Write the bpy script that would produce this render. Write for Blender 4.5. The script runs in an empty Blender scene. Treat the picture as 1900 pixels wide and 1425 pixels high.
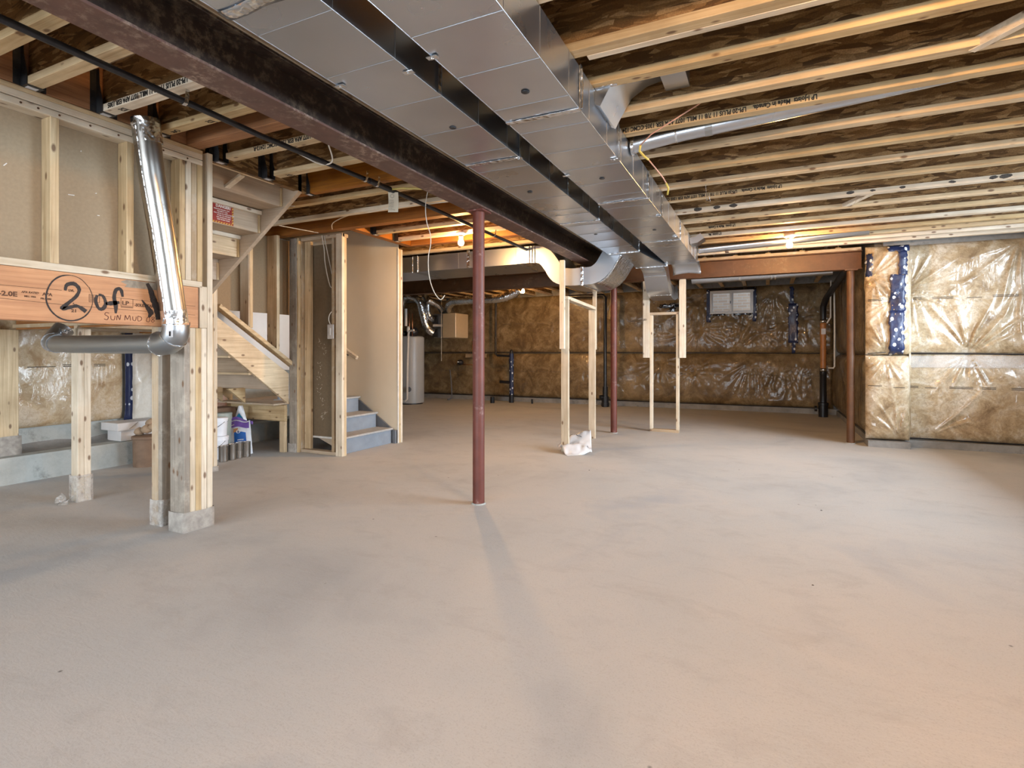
import bpy, bmesh, math, random
from mathutils import Vector, Matrix, noise
R = random.Random(7)
scene = bpy.context.scene
COL = scene.collection
PI = math.pi

# ---------------------------------------------------------------- camera
cam_d = bpy.data.cameras.new('camera')
cam = bpy.data.objects.new('camera', cam_d)
COL.objects.link(cam)
cam.location = (0, 0, 1.13)
cam.rotation_euler = (PI/2, 0, math.radians(25.3))
cam_d.sensor_width = 36
cam_d.lens = 36*1002/1900
cam_d.shift_y = -57.5/1900
cam_d.clip_start = 0.03
scene.camera = cam

# ---------------------------------------------------------------- world, lights, exposure
scene.view_settings.view_transform = 'Standard'
scene.view_settings.look = 'None'
scene.view_settings.gamma = 1
scene.view_settings.use_curve_mapping = False
scene.view_settings.exposure = 0.0
scene.cycles.use_denoising = True
scene.cycles.max_bounces = 10
scene.cycles.diffuse_bounces = 6
scene.cycles.glossy_bounces = 5
scene.cycles.transmission_bounces = 6
scene.cycles.sample_clamp_indirect = 6
world = bpy.data.worlds.new('sky')
scene.world = world
world.use_nodes = True
bg = world.node_tree.nodes['Background']
bg.inputs[0].default_value = (0.72, 0.84, 1.0, 1)
bg.inputs[1].default_value = 1.5

def area_light(name, loc, rot, sx, sy, power, col):
    l = bpy.data.lights.new(name, 'AREA')
    l.shape = 'RECTANGLE'; l.size = sx; l.size_y = sy
    l.energy = power; l.color = col
    o = bpy.data.objects.new(name, l); COL.objects.link(o)
    o.location = loc; o.rotation_euler = rot
    return o
# daylight entering by the two windows of the right wall; behind the camera, an added fill lamp
area_light('window_daylight', (6.3, 5.0, 2.5), (0, PI/2, 0), 3.0, 5.5, 1900, (0.76, 0.88, 1.0))
area_light('window_daylight', (6.3, -0.6, 2.5), (0, PI/2, 0), 3.0, 4.5, 820, (0.78, 0.89, 1.0))
area_light('rear_fill_light', (-2.6, -5.6, 1.6), (PI/2, 0, 0), 8.0, 2.8, 800, (0.86, 0.93, 1.0))
WARM = (1.0, 0.56, 0.20)
BULB_STRENGTH = 1700

# ---------------------------------------------------------------- materials
MATS = {}
class NT:
    def __init__(s, name):
        s.m = bpy.data.materials.new(name); s.m.use_nodes = True
        s.t = s.m.node_tree; s.n = s.t.nodes; s.l = s.t.links
        s.b = s.n['Principled BSDF']
    def node(s, typ, **kw):
        n = s.n.new(typ)
        for k, v in kw.items(): setattr(n, k, v)
        return n
    def put(s, sock, v):
        if isinstance(v, bpy.types.NodeSocket): s.l.new(v, sock)
        elif isinstance(v, (tuple, list)) and len(v) == 3 and sock.type == 'RGBA': sock.default_value = (*v, 1)
        else: sock.default_value = v
    def coord(s, scale=(1, 1, 1), rot=(0, 0, 0), rand=True, swz=None):
        tc = s.node('ShaderNodeTexCoord')
        out = tc.outputs['Object']
        if rand:
            oi = s.node('ShaderNodeObjectInfo')
            mu = s.node('ShaderNodeMath', operation='MULTIPLY'); s.l.new(oi.outputs['Random'], mu.inputs[0]); mu.inputs[1].default_value = 37
            va = s.node('ShaderNodeVectorMath', operation='ADD'); s.l.new(out, va.inputs[0]); s.l.new(mu.outputs[0], va.inputs[1])
            out = va.outputs[0]
        mp = s.node('ShaderNodeMapping')
        s.l.new(out, mp.inputs[0]); mp.inputs['Scale'].default_value = scale; mp.inputs['Rotation'].default_value = rot
        return mp.outputs[0]
    def noise(s, vec, scale, detail=3, rough=0.55, dist=0.0):
        n = s.node('ShaderNodeTexNoise'); s.l.new(vec, n.inputs['Vector'])
        n.inputs['Scale'].default_value = scale; n.inputs['Detail'].default_value = detail
        n.inputs['Roughness'].default_value = rough; n.inputs['Distortion'].default_value = dist
        return n.outputs['Fac']
    def voro(s, vec, scale, feature='F1', out='Distance'):
        n = s.node('ShaderNodeTexVoronoi', feature=feature); s.l.new(vec, n.inputs['Vector'])
        n.inputs['Scale'].default_value = scale
        return n.outputs[out]
    def ramp(s, fac, stops, interp='LINEAR'):
        n = s.node('ShaderNodeValToRGB'); s.l.new(fac, n.inputs[0])
        cr = n.color_ramp; cr.interpolation = interp
        while len(cr.elements) < len(stops): cr.elements.new(0.5)
        for e, (p, c) in zip(cr.elements, stops):
            e.position = p; e.color = (c, c, c, 1) if isinstance(c, (int, float)) else (*c, 1)
        return n.outputs[0]
    def mix(s, fac, a, b, mode='MIX'):
        n = s.node('ShaderNodeMix', data_type='RGBA', blend_type=mode)
        s.put(n.inputs[0], fac); s.put(n.inputs[6], a); s.put(n.inputs[7], b)
        return n.outputs[2]
    def math(s, op, a, b=0.0):
        n = s.node('ShaderNodeMath', operation=op); s.put(n.inputs[0], a); s.put(n.inputs[1], b)
        return n.outputs[0]
    def bump(s, h, strength=0.3, dist=0.01):
        n = s.node('ShaderNodeBump'); s.l.new(h, n.inputs['Height'])
        n.inputs['Strength'].default_value = strength; n.inputs['Distance'].default_value = dist
        s.l.new(n.outputs[0], s.b.inputs['Normal'])
    def set(s, **kw):
        names = dict(color='Base Color', rough='Roughness', metal='Metallic', coat='Coat Weight', coat_rough='Coat Roughness',
                     alpha='Alpha', trans='Transmission Weight', ior='IOR', emit='Emission Color', estr='Emission Strength', spec='Specular IOR Level')
        for k, v in kw.items(): s.put(s.b.inputs[names[k]], v)

def flat(name, col, rough=0.6, metal=0.0, var=0.12, coat=0.0, scale=14):
    if name in MATS: return MATS[name]
    t = NT(name)
    v = t.coord()
    n = t.noise(v, scale, 4)
    c = t.mix(t.ramp(n, [(0.3, 0.0), (0.7, 1.0)]), tuple(x*(1-var) for x in col), tuple(min(1, x*(1+var)) for x in col))
    t.set(color=c, rough=rough, metal=metal, coat=coat)
    MATS[name] = t.m
    return t.m

def lumber(axis, kind='pine'):
    key = 'lumber_%s_%s' % (kind, axis)
    if key in MATS: return MATS[key]
    t = NT(key)
    big, lo = 52.0, 1.8
    sc = {'x': (lo, big, big), 'y': (big, lo, big), 'z': (big, big, lo)}[axis]
    kn = {'x': (7, 15, 15), 'y': (15, 7, 15), 'z': (15, 15, 7)}[axis]
    pal = {'pine': ((0.38, 0.245, 0.105), (0.74, 0.58, 0.345), (0.60, 0.44, 0.235)),
           'pale': ((0.50, 0.395, 0.26), (0.80, 0.72, 0.58), (0.70, 0.60, 0.45)),
           'tan':  ((0.36, 0.26, 0.155), (0.56, 0.435, 0.28), (0.46, 0.34, 0.21)),
           'grey': ((0.21, 0.18, 0.145), (0.40, 0.35, 0.285), (0.30, 0.26, 0.21)),
           'lvl':  ((0.20, 0.066, 0.007), (0.44, 0.17, 0.022), (0.32, 0.115, 0.012)),
           'lvlw': ((0.42, 0.17, 0.055), (0.68, 0.335, 0.13), (0.56, 0.25, 0.085)),
           'ply':  ((0.40, 0.30, 0.20), (0.56, 0.44, 0.31), (0.48, 0.37, 0.26))}[kind]
    v = t.coord(sc)
    g = t.noise(v, 1.0, 5, 0.6, 0.6)
    c = t.ramp(g, [(0.25, pal[0]), (0.48, pal[2]), (0.72, pal[1])])
    v2 = t.coord((3, 3, 3))
    lowf = t.noise(v2, 1.3, 4)
    c = t.mix(t.ramp(lowf, [(0.35, 0.0), (0.75, 0.55)]), c, tuple(x*0.78 for x in pal[0]))
    vk = t.coord(kn)
    kd = t.voro(vk, 1.0)
    if kind not in ('lvl', 'lvlw', 'ply'):
        c = t.mix(t.ramp(kd, [(0.10, 0.9), (0.19, 0.0)]), c, (0.15, 0.07, 0.025))
    oi = t.node('ShaderNodeObjectInfo')
    hv = t.node('ShaderNodeHueSaturation')
    s1 = t.math('MULTIPLY', oi.outputs['Random'], 0.24)
    t.l.new(t.math('ADD', s1, 0.88), hv.inputs['Value'])
    s2 = t.math('MULTIPLY', oi.outputs['Random'], -0.25)
    t.l.new(t.math('ADD', s2, 1.05), hv.inputs['Saturation'])
    t.l.new(c, hv.inputs['Color'])
    c = hv.outputs[0]
    if kind in ('grey', 'tan'):
        st = t.noise(t.coord((5, 5, 5)), 1.5, 6, 0.7)
        c = t.mix(t.ramp(st, [(0.5, 0.0), (0.72, 0.7)]), c, (0.50, 0.45, 0.37))
    t.set(color=c, rough=0.62)
    t.bump(g, 0.25, 0.004)
    MATS[key] = t.m
    return t.m

def osb(plane):
    key = 'oriented_strand_board_' + plane
    if key in MATS: return MATS[key]
    t = NT(key)
    tc = t.node('ShaderNodeTexCoord')
    oi = t.node('ShaderNodeObjectInfo')
    mu = t.math('MULTIPLY', oi.outputs['Random'], 23.0)
    va = t.node('ShaderNodeVectorMath', operation='ADD'); t.l.new(tc.outputs['Object'], va.inputs[0]); t.l.new(mu, va.inputs[1])
    base = va.outputs[0]
    if plane != 'xy':
        sp = t.node('ShaderNodeSeparateXYZ'); t.l.new(base, sp.inputs[0])
        cb = t.node('ShaderNodeCombineXYZ')
        a, b = (0, 2) if plane == 'xz' else (1, 2)
        t.l.new(sp.outputs[a], cb.inputs[0]); t.l.new(sp.outputs[b], cb.inputs[1])
        base = cb.outputs[0]
    nz = t.node('ShaderNodeTexNoise'); t.l.new(base, nz.inputs['Vector']); nz.inputs['Scale'].default_value = 3; nz.inputs['Detail'].default_value = 1
    mm = t.node('ShaderNodeVectorMath', operation='SCALE'); t.l.new(nz.outputs['Color'], mm.inputs[0]); mm.inputs['Scale'].default_value = 0.10
    ad = t.node('ShaderNodeVectorMath', operation='ADD'); t.l.new(base, ad.inputs[0]); t.l.new(mm.outputs[0], ad.inputs[1])
    c = None
    for i, (ang, sx, sy) in enumerate(((0.15, 9, 44), (1.15, 8, 50), (-0.65, 9, 40), (0.55, 11, 60), (-1.3, 8, 46), (-0.2, 10, 52))):
        mp = t.node('ShaderNodeMapping'); t.l.new(ad.outputs[0], mp.inputs[0])
        mp.inputs['Rotation'].default_value = (0, 0, ang); mp.inputs['Scale'].default_value = (sx, sy, 1); mp.inputs['Location'].default_value = (i*3.7, i*1.9, 0)
        v = t.node('ShaderNodeTexVoronoi'); t.l.new(mp.outputs[0], v.inputs['Vector']); v.inputs['Scale'].default_value = 1.0
        se = t.node('ShaderNodeSeparateColor'); t.l.new(v.outputs['Color'], se.inputs[0])
        col = t.ramp(se.outputs[0], [(0.0, (0.095, 0.047, 0.014)), (0.4, (0.24, 0.128, 0.042)), (0.75, (0.38, 0.22, 0.085)), (1.0, (0.60, 0.40, 0.19))])
        c = col if c is None else t.mix(t.ramp(se.outputs[1], [(0.60, 0.0), (0.61, 1.0)]), c, col)
    n1 = t.noise(base, 7, 3)
    c = t.mix(t.ramp(n1, [(0.35, 0.35), (0.6, 0.0)]), c, (0.10, 0.052, 0.018))
    fi = t.noise(base, 140, 2)
    c = t.mix(t.ramp(fi, [(0.4, 0.30), (0.6, 0.0)]), c, (0.06, 0.03, 0.011))
    t.set(color=c, rough=0.55)
    t.bump(n1, 0.4, 0.006)
    MATS[key] = t.m
    return t.m

def galv(kind='bright'):
    key = 'galvanized_' + kind
    if key in MATS: return MATS[key]
    t = NT(key)
    base = {'bright': (0.545, 0.585, 0.64), 'dull': (0.40, 0.42, 0.44), 'foil': (0.68, 0.70, 0.72), 'pipe': (0.40, 0.385, 0.36)}[kind]
    v = t.coord()
    sm = t.noise(v, 3.0, 3, 0.5)
    c = t.mix(t.ramp(sm, [(0.35, 0.0), (0.85, 0.6)]), base, tuple(x*0.80 for x in base))
    t.set(color=c, metal=1.0)
    r0 = {'bright': 0.25, 'dull': 0.34, 'foil': 0.20, 'pipe': 0.24}[kind]
    t.put(t.b.inputs['Roughness'], t.ramp(sm, [(0.2, r0), (0.9, r0+0.10)]))
    w = t.noise(v, {'bright': 1.6, 'dull': 3, 'foil': 26, 'pipe': 7}[kind], 1)
    t.bump(w, {'bright': 0.25, 'dull': 0.2, 'foil': 0.9, 'pipe': 0.25}[kind], 0.012)
    MATS[key] = t.m
    return t.m

def painted_steel(kind):
    key = 'primer_steel_' + kind
    if key in MATS: return MATS[key]
    t = NT(key)
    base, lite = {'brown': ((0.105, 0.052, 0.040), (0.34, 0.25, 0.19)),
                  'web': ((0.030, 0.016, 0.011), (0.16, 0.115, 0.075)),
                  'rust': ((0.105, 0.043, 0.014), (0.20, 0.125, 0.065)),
                  'red': ((0.125, 0.032, 0.021), (0.42, 0.32, 0.28))}[kind]
    v = t.coord(rand=False)
    n = t.noise(v, 3.2, 8, 0.72)
    f = t.noise(v, 24, 6, 0.75)
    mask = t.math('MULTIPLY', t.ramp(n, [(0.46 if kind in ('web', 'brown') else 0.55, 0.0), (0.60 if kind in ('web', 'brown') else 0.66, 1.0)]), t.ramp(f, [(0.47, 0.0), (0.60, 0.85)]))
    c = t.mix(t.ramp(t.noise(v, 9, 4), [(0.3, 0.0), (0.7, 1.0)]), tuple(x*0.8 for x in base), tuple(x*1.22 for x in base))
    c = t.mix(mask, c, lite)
    t.set(color=c, rough=0.5)
    t.bump(f, 0.15, 0.003)
    MATS[key] = t.m
    return t.m

def concrete(kind):
    key = 'concrete_' + kind
    if key in MATS: return MATS[key]
    t = NT(key)
    v = t.coord(rand=False)
    if kind == 'floor':
        n = t.noise(v, 0.75, 5, 0.6, 0.5)
        c = t.ramp(n, [(0.28, (0.375, 0.385, 0.395)), (0.45, (0.495, 0.497, 0.49)), (0.60, (0.535, 0.52, 0.50)), (0.76, (0.42, 0.435, 0.455))])
        n2 = t.noise(t.coord((1, 1.6, 1), (0, 0, 0.5), rand=False), 3.5, 7, 0.68, 0.4)
        c = t.mix(t.ramp(n2, [(0.52, 0.0), (0.78, 0.6)]), c, (0.37, 0.36, 0.35))
        n3 = t.noise(v, 170, 2, 0.6)
        c = t.mix(t.ramp(n3, [(0.34, 0.22), (0.46, 0.0)]), c, (0.26, 0.24, 0.225))
        sp = t.voro(v, 3.1)
        c = t.mix(t.ramp(sp, [(0.012, 0.9), (0.03, 0.0)]), c, (0.10, 0.095, 0.09))
        sw = t.noise(t.coord((1, 3.0, 1), (0, 0, 0.9), rand=False), 9, 6, 0.7, 1.5)
        h = t.math('ADD', t.math('MULTIPLY', n3, 0.3), sw)
        t.set(color=c, rough=0.62)
        t.bump(h, 0.22, 0.008)
    else:
        a, b = {'wall': ((0.33, 0.35, 0.335), (0.50, 0.525, 0.50)), 'dark': ((0.17, 0.165, 0.155), (0.30, 0.295, 0.28))}[kind]
        n = t.noise(v, 4, 8, 0.68)
        c = t.ramp(n, [(0.3, a), (0.65, b)])
        n2 = t.noise(v, 2.0, 6, 0.75)
        c = t.mix(t.ramp(n2, [(0.56, 0.0), (0.66, 0.8)]), c, tuple(x*0.55 for x in a))
        t.set(color=c, rough=0.8)
        t.bump(n, 0.5, 0.012)
    MATS[key] = t.m
    return t.m

def insulation(kind):
    key = 'fiberglass_under_clear_film_' + kind
    if key in MATS: return MATS[key]
    t = NT(key)
    v = t.coord(rand=False)
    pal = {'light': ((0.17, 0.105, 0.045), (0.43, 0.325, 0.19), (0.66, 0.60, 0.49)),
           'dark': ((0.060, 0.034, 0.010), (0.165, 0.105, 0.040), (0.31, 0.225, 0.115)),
           'left': ((0.33, 0.20, 0.09), (0.56, 0.43, 0.27), (0.70, 0.62, 0.50)),
           'pink': ((0.50, 0.30, 0.27), (0.66, 0.47, 0.43), (0.74, 0.62, 0.57)),
           'white': ((0.58, 0.52, 0.42), (0.70, 0.66, 0.58), (0.76, 0.73, 0.66))}[kind]
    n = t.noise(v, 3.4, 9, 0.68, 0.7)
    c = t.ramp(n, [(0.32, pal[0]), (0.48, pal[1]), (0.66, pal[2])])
    f = t.noise(v, 26, 6, 0.75, 1.0)
    c = t.mix(t.ramp(f, [(0.36, 0.5), (0.56, 0.0)]), c, pal[0])
    sc = t.noise(v, 1.1, 4, 0.6)
    c = t.mix(t.ramp(sc, [(0.5, 0.0), (0.72, 0.5)]), c, pal[2])
    t.set(color=c, rough=0.7, coat={'light': 1.0, 'dark': 0.5}.get(kind, 0.4), coat_rough=0.075)
    cr = t.noise(t.coord((1.2, 1.2, 0.8), rand=False), 7.0, 4, 0.6, 2.4)
    st = t.noise(t.coord((1.0, 1.0, 0.16), (0.35, 0.35, 0), rand=False), 17.0, 2, 0.5, 0.8)
    mk = t.ramp(t.noise(v, 2.2, 2), [(0.50, 0.0), (0.62, 1.0)])
    cr = t.math('ADD', t.math('MULTIPLY', cr, 0.22), t.math('MULTIPLY', st, mk))
    bn = t.node('ShaderNodeBump'); t.l.new(cr, bn.inputs['Height']); bn.inputs['Strength'].default_value = 0.9; bn.inputs['Distance'].default_value = 0.016
    t.l.new(bn.outputs[0], t.b.inputs['Coat Normal'])
    t.bump(f, 0.3, 0.01)
    MATS[key] = t.m
    return t.m

def dotted_tape():
    if 'tape' in MATS: return MATS['tape']
    t = NT('navy_tape_with_white_print')
    v = t.coord((1, 1, 0.8), rand=False)
    d = t.voro(v, 15)
    c = t.mix(t.ramp(d, [(0.25, 1.0), (0.29, 0.0)]), (0.012, 0.022, 0.075), (0.62, 0.66, 0.72))
    t.set(color=c, rough=0.45, coat=0.15, coat_rough=0.2)
    t.bump(t.noise(v, 30, 3), 0.5, 0.01)
    MATS['tape'] = t.m
    return t.m

def film():
    if 'film' in MATS: return MATS['film']
    t = NT('crumpled_clear_film')
    v = t.coord()
    n = t.noise(v, 14, 5, 0.7)
    t.set(color=t.ramp(n, [(0.3, (0.46, 0.43, 0.39)), (0.65, (0.70, 0.68, 0.65))]), rough=0.3, coat=0.6, coat_rough=0.15,
          alpha=t.ramp(n, [(0.35, 0.25), (0.65, 0.7)]))
    t.bump(n, 0.6, 0.01)
    MATS['film'] = t.m
    return t.m

def ink(): return flat('black_ink', (0.018, 0.015, 0.013), 0.8, var=0.05)
DRY_BACK = flat('brown_drywall_paper', (0.34, 0.265, 0.175), 0.85, var=0.07, scale=60)
DRY_CREAM = flat('cream_primed_drywall', (0.80, 0.715, 0.555), 0.8, var=0.03, scale=3)
DRY_DARK = flat('dark_drywall_paper', (0.155, 0.112, 0.066), 0.85, var=0.09, scale=40)
DRY_MID = flat('tan_drywall_paper', (0.265, 0.185, 0.105), 0.85, var=0.06, scale=50)
WHITE_PAINT = flat('white_painted_drywall', (0.74, 0.74, 0.73), 0.7, var=0.02)
GREY_PAINT = flat('grey_blue_paint', (0.235, 0.275, 0.325), 0.55, var=0.10, scale=9)
GREY_DARK = flat('dark_grey_paint', (0.15, 0.165, 0.185), 0.6, var=0.10)
GREY_DUST = flat('dusty_grey_tread', (0.40, 0.40, 0.39), 0.8, var=0.14, scale=30)
BLACK_PIPE = flat('black_plastic', (0.012, 0.012, 0.014), 0.35, var=0.2)
GAS_PIPE = flat('black_iron', (0.012, 0.013, 0.018), 0.42, var=0.3, scale=40)
WHITE_PVC = flat('white_plastic', (0.70, 0.68, 0.63), 0.4, var=0.05)
HANGER = flat('dark_zinc', (0.055, 0.057, 0.062), 0.4, 0.6, var=0.3)
COPPER = flat('copper', (0.75, 0.33, 0.17), 0.3, 1.0)
TAPE = dotted_tape()
INK = ink()

# ---------------------------------------------------------------- mesh building
class MB:
    def __init__(s): s.v = []; s.f = []; s.mi = []; s.cur = 0
    def add(s, verts, faces):
        o = len(s.v); s.v += [tuple(p) for p in verts]
        for f in faces: s.f.append(tuple(i+o for i in f)); s.mi.append(s.cur)
        return s
    def box(s, x0, x1, y0, y1, z0, z1):
        if x0 > x1: x0, x1 = x1, x0
        if y0 > y1: y0, y1 = y1, y0
        if z0 > z1: z0, z1 = z1, z0
        return s.add([(x0,y0,z0),(x1,y0,z0),(x1,y1,z0),(x0,y1,z0),(x0,y0,z1),(x1,y0,z1),(x1,y1,z1),(x0,y1,z1)],
                     [(0,3,2,1),(4,5,6,7),(0,1,5,4),(1,2,6,5),(2,3,7,6),(3,0,4,7)])
    def beam(s, p, q, w, h, up=(0, 0, 1)):
        p, q = Vector(p), Vector(q); d = (q-p).normalized(); up = Vector(up)
        a = d.cross(up).normalized(); b = a.cross(d).normalized()
        vs = []
        for c in (p, q):
            for sa, sb in ((-1,-1),(1,-1),(1,1),(-1,1)): vs.append(c + a*sa*w/2 + b*sb*h/2)
        return s.add(vs, [(0,1,2,3),(7,6,5,4),(0,4,5,1),(1,5,6,2),(2,6,7,3),(3,7,4,0)])
    def prism(s, poly, axis, a, b):
        def P(u, v, w):
            return {'x': (w, u, v), 'y': (u, w, v), 'z': (u, v, w)}[axis]
        n = len(poly)
        vs = [P(u, v, a) for u, v in poly] + [P(u, v, b) for u, v in poly]
        fs = [tuple(range(n))[::-1], tuple(range(n, 2*n))] + [(i, (i+1) % n, n+(i+1) % n, n+i) for i in range(n)]
        return s.add(vs, fs)
    def tube(s, path, r, n=14, caps=True):
        path = [Vector(p) for p in path]
        rs = r if isinstance(r, (list, tuple)) else [r]*len(path)
        m = len(path); prev = None; rings = []
        for i, p in enumerate(path):
            d = (path[min(i+1, m-1)] - path[max(i-1, 0)]).normalized()
            if prev is None:
                ref = Vector((0, 0, 1)) if abs(d.z) < 0.9 else Vector((1, 0, 0))
                a = d.cross(ref).normalized()
            else:
                a = (prev - d*prev.dot(d)).normalized()
            prev = a; b = d.cross(a)
            rings.append([p + (a*math.cos(2*PI*k/n) + b*math.sin(2*PI*k/n))*rs[i] for k in range(n)])
        vs = [q for rg in rings for q in rg]
        fs = [(i*n+k, i*n+(k+1) % n, (i+1)*n+(k+1) % n, (i+1)*n+k) for i in range(m-1) for k in range(n)]
        if caps: fs += [tuple(range(n))[::-1], tuple((m-1)*n+k for k in range(n))]
        return s.add(vs, fs)
    def lathe(s, c, prof, n=20):
        vs = [(c[0]+r*math.cos(2*PI*k/n), c[1]+r*math.sin(2*PI*k/n), c[2]+z) for r, z in prof for k in range(n)]
        m = len(prof)
        fs = [(i*n+k, i*n+(k+1) % n, (i+1)*n+(k+1) % n, (i+1)*n+k) for i in range(m-1) for k in range(n)]
        fs += [tuple(range(n))[::-1], tuple((m-1)*n+k for k in range(n))]
        return s.add(vs, fs)
    def grid(s, fn, nu, nv, thick=None):
        vs = [fn(i/nu, j/nv) for j in range(nv+1) for i in range(nu+1)]
        fs = [(j*(nu+1)+i, j*(nu+1)+i+1, (j+1)*(nu+1)+i+1, (j+1)*(nu+1)+i) for j in range(nv) for i in range(nu)]
        return s.add(vs, fs)
    def sweep(s, path, half, axis, a, b):
        """rectangular duct swept along 2D path (u,v) with half height, extruded on axis from a to b"""
        path = [Vector(p) for p in path]; m = len(path); up = []; dn = []
        for i, p in enumerate(path):
            d = (path[min(i+1, m-1)] - path[max(i-1, 0)]).normalized()
            nrm = Vector((-d.y, d.x)); h = half[i] if isinstance(half, list) else half
            up.append(p+nrm*h); dn.append(p-nrm*h)
        def P(q, w): return {'y': (q[0], w, q[1]), 'x': (w, q[0], q[1])}[axis]
        vs = []
        for i in range(m): vs += [P(dn[i], a), P(dn[i], b), P(up[i], b), P(up[i], a)]
        fs = [(i*4+k, i*4+(k+1) % 4, (i+1)*4+(k+1) % 4, (i+1)*4+k) for i in range(m-1) for k in range(4)]
        fs += [(3, 2, 1, 0), tuple((m-1)*4+k for k in range(4))]
        return s.add(vs, fs)
    def build(s, name, mat, parent=None, smooth=False, bevel=0.0, origin=None, solid=0.0, autosm=None):
        xs = [p[0] for p in s.v]; ys = [p[1] for p in s.v]; zs = [p[2] for p in s.v]
        o = Vector(origin) if origin else Vector(((min(xs)+max(xs))/2, (min(ys)+max(ys))/2, min(zs)))
        me = bpy.data.meshes.new(name)
        me.from_pydata([tuple(Vector(p)-o) for p in s.v], [], s.f)
        mats = mat if isinstance(mat, (list, tuple)) else [mat]
        for m_ in mats: me.materials.append(m_)
        me.polygons.foreach_set('material_index', s.mi)
        if smooth: me.polygons.foreach_set('use_smooth', [True]*len(me.polygons))
        me.update()
        bm = bmesh.new(); bm.from_mesh(me); bmesh.ops.recalc_face_normals(bm, faces=bm.faces); bm.to_mesh(me); bm.free()
        if autosm: me.set_sharp_from_angle(angle=math.radians(autosm))
        ob = bpy.data.objects.new(name, me); COL.objects.link(ob)
        attach(ob, o, parent)
        if bevel:
            md = ob.modifiers.new('bevel', 'BEVEL'); md.width = bevel; md.segments = 1; md.limit_method = 'ANGLE'
        if solid:
            md = ob.modifiers.new('solid', 'SOLIDIFY'); md.thickness = solid; md.offset = 0
        return ob
WLOC = {}
def attach(ob, o, parent):
    if parent is not None:
        ob.parent = parent; ob.location = Vector(o) - WLOC[parent.name]
    else:
        ob.location = o
    WLOC[ob.name] = Vector(o)
def tag(o, label=None, cat=None, group=None, kind=None):
    if label: o['label'] = label
    if cat: o['category'] = cat
    if group: o['group'] = group
    if kind: o['kind'] = kind
    return o
def thing(name, loc, label, cat, group=None):
    e = bpy.data.objects.new(name, None); COL.objects.link(e); e.empty_display_size = 0.1
    attach(e, Vector(loc), None)
    return tag(e, label, cat, group)
def structure(o): o['kind'] = 'structure'; return o
def board(name, x0, x1, y0, y1, z0, z1, parent=None, kind='pine', bevel=0.0025):
    d = (abs(x1-x0), abs(y1-y0), abs(z1-z0)); ax = 'xyz'[d.index(max(d))]
    return MB().box(x0, x1, y0, y1, z0, z1).build(name, lumber(ax, kind), parent, bevel=bevel)
TXT = {}
def text_mesh(s, size, bold=0.0, shear=0.0):
    key = (s, size, bold, shear)
    if key in TXT: return TXT[key]
    c = bpy.data.curves.new('lettering', 'FONT'); c.body = s; c.size = size; c.offset = bold; c.shear = shear
    c.align_x = 'LEFT'; c.extrude = 0.0004; c.resolution_u = 2
    o = bpy.data.objects.new('lettering_source', c); COL.objects.link(o)
    dg = bpy.context.evaluated_depsgraph_get()
    me = bpy.data.meshes.new_from_object(o.evaluated_get(dg))
    bpy.data.objects.remove(o); bpy.data.curves.remove(c)
    TXT[key] = me
    return me
def lettering(s, size, at, ux, uy, parent, mat=None, bold=0.0, stretch=1.0, shear=0.0, name='lettering'):
    """ux: reading direction, uy: up of the letters"""
    me = text_mesh(s, size, bold, shear)
    if not me.materials: me.materials.append(mat or INK)
    o = bpy.data.objects.new(name, me); COL.objects.link(o)
    ux = Vector(ux).normalized(); uy = Vector(uy).normalized(); uz = ux.cross(uy)
    M = Matrix((ux*stretch, uy, uz)).transposed().to_4x4()
    o.parent = parent
    M.translation = Vector(at) - WLOC[parent.name]
    o.matrix_local = M
    WLOC[o.name] = Vector(at)
    return o

# ================================================================ THE SETTING
ZJ = 2.44            # underside of the joists
ZS = 2.742           # underside of the subfloor
fl = structure(MB().box(-9.2, 3.3, -3.2, 11.7, -0.15, 0.0).build('floor', concrete('floor')))

def wall(name, mat, boxes):
    mb = MB()
    for b in boxes: mb.box(*b)
    return structure(mb.build(name, mat))
wall_far = wall('wall_far', concrete('dark'), [(-9.2, -1.05, 11.52, 11.75, 0, 2.9), (-0.22, 1.3, 11.52, 11.75, 0, 2.9),
                (-1.05, -0.22, 11.52, 11.75, 0, 1.90), (-1.05, -0.22, 11.52, 11.75, 2.36, 2.9), (-9.0, 1.2, 11.44, 11.52, 0, 0.10)])
wall_alcove = wall('wall_alcove', concrete('dark'), [(1.22, 1.35, 8.1, 11.6, 0, 2.9), (1.14, 1.22, 8.1, 11.5, 0, 0.08)])
wall_back = wall('wall_back', concrete('dark'), [(1.3, 3.3, 8.02, 8.2, 0, 2.9), (1.5, 3.1, 7.90, 8.02, 0, 0.085), (1.10, 1.52, 7.72, 8.02, 0, 0.075)])
wall_right = wall('wall_right', concrete('wall'), [(3.1, 3.3, -3.2, -1.4, 0, 2.9), (3.1, 3.3, 0.9, 3.5, 0, 2.9), (3.1, 3.3, 7.2, 8.2, 0, 2.9),
                  (3.1, 3.3, -1.4, 0.9, 0, 1.1), (3.1, 3.3, -1.4, 0.9, 2.35, 2.9), (3.1, 3.3, 3.5, 7.2, 0, 1.15), (3.1, 3.3, 3.5, 7.2, 2.36, 2.9)])
wall_front = wall('wall_front', concrete('wall'), [(-6.4, -5.8, -3.2, -3.0, 0, 2.9), (0.6, 3.3, -3.2, -3.0, 0, 2.9), (-5.8, 0.6, -3.2, -3.0, 2.34, 2.9), (-5.8, 0.6, -3.2, -3.0, 0, 0.6)])  # the wide opening is made up to let the added rear fill in
wall_left = wall('wall_left', concrete('wall'), [(-6.4, -6.2, -3.2, 6.0, 0, 2.9), (-6.2, -5.87, -3.0, 5.75, 0, 0.232), (-9.2, -6.4, 5.9, 6.0, 0, 2.9), (-9.3, -9.1, 5.9, 11.7, 0, 2.9)])
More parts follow.
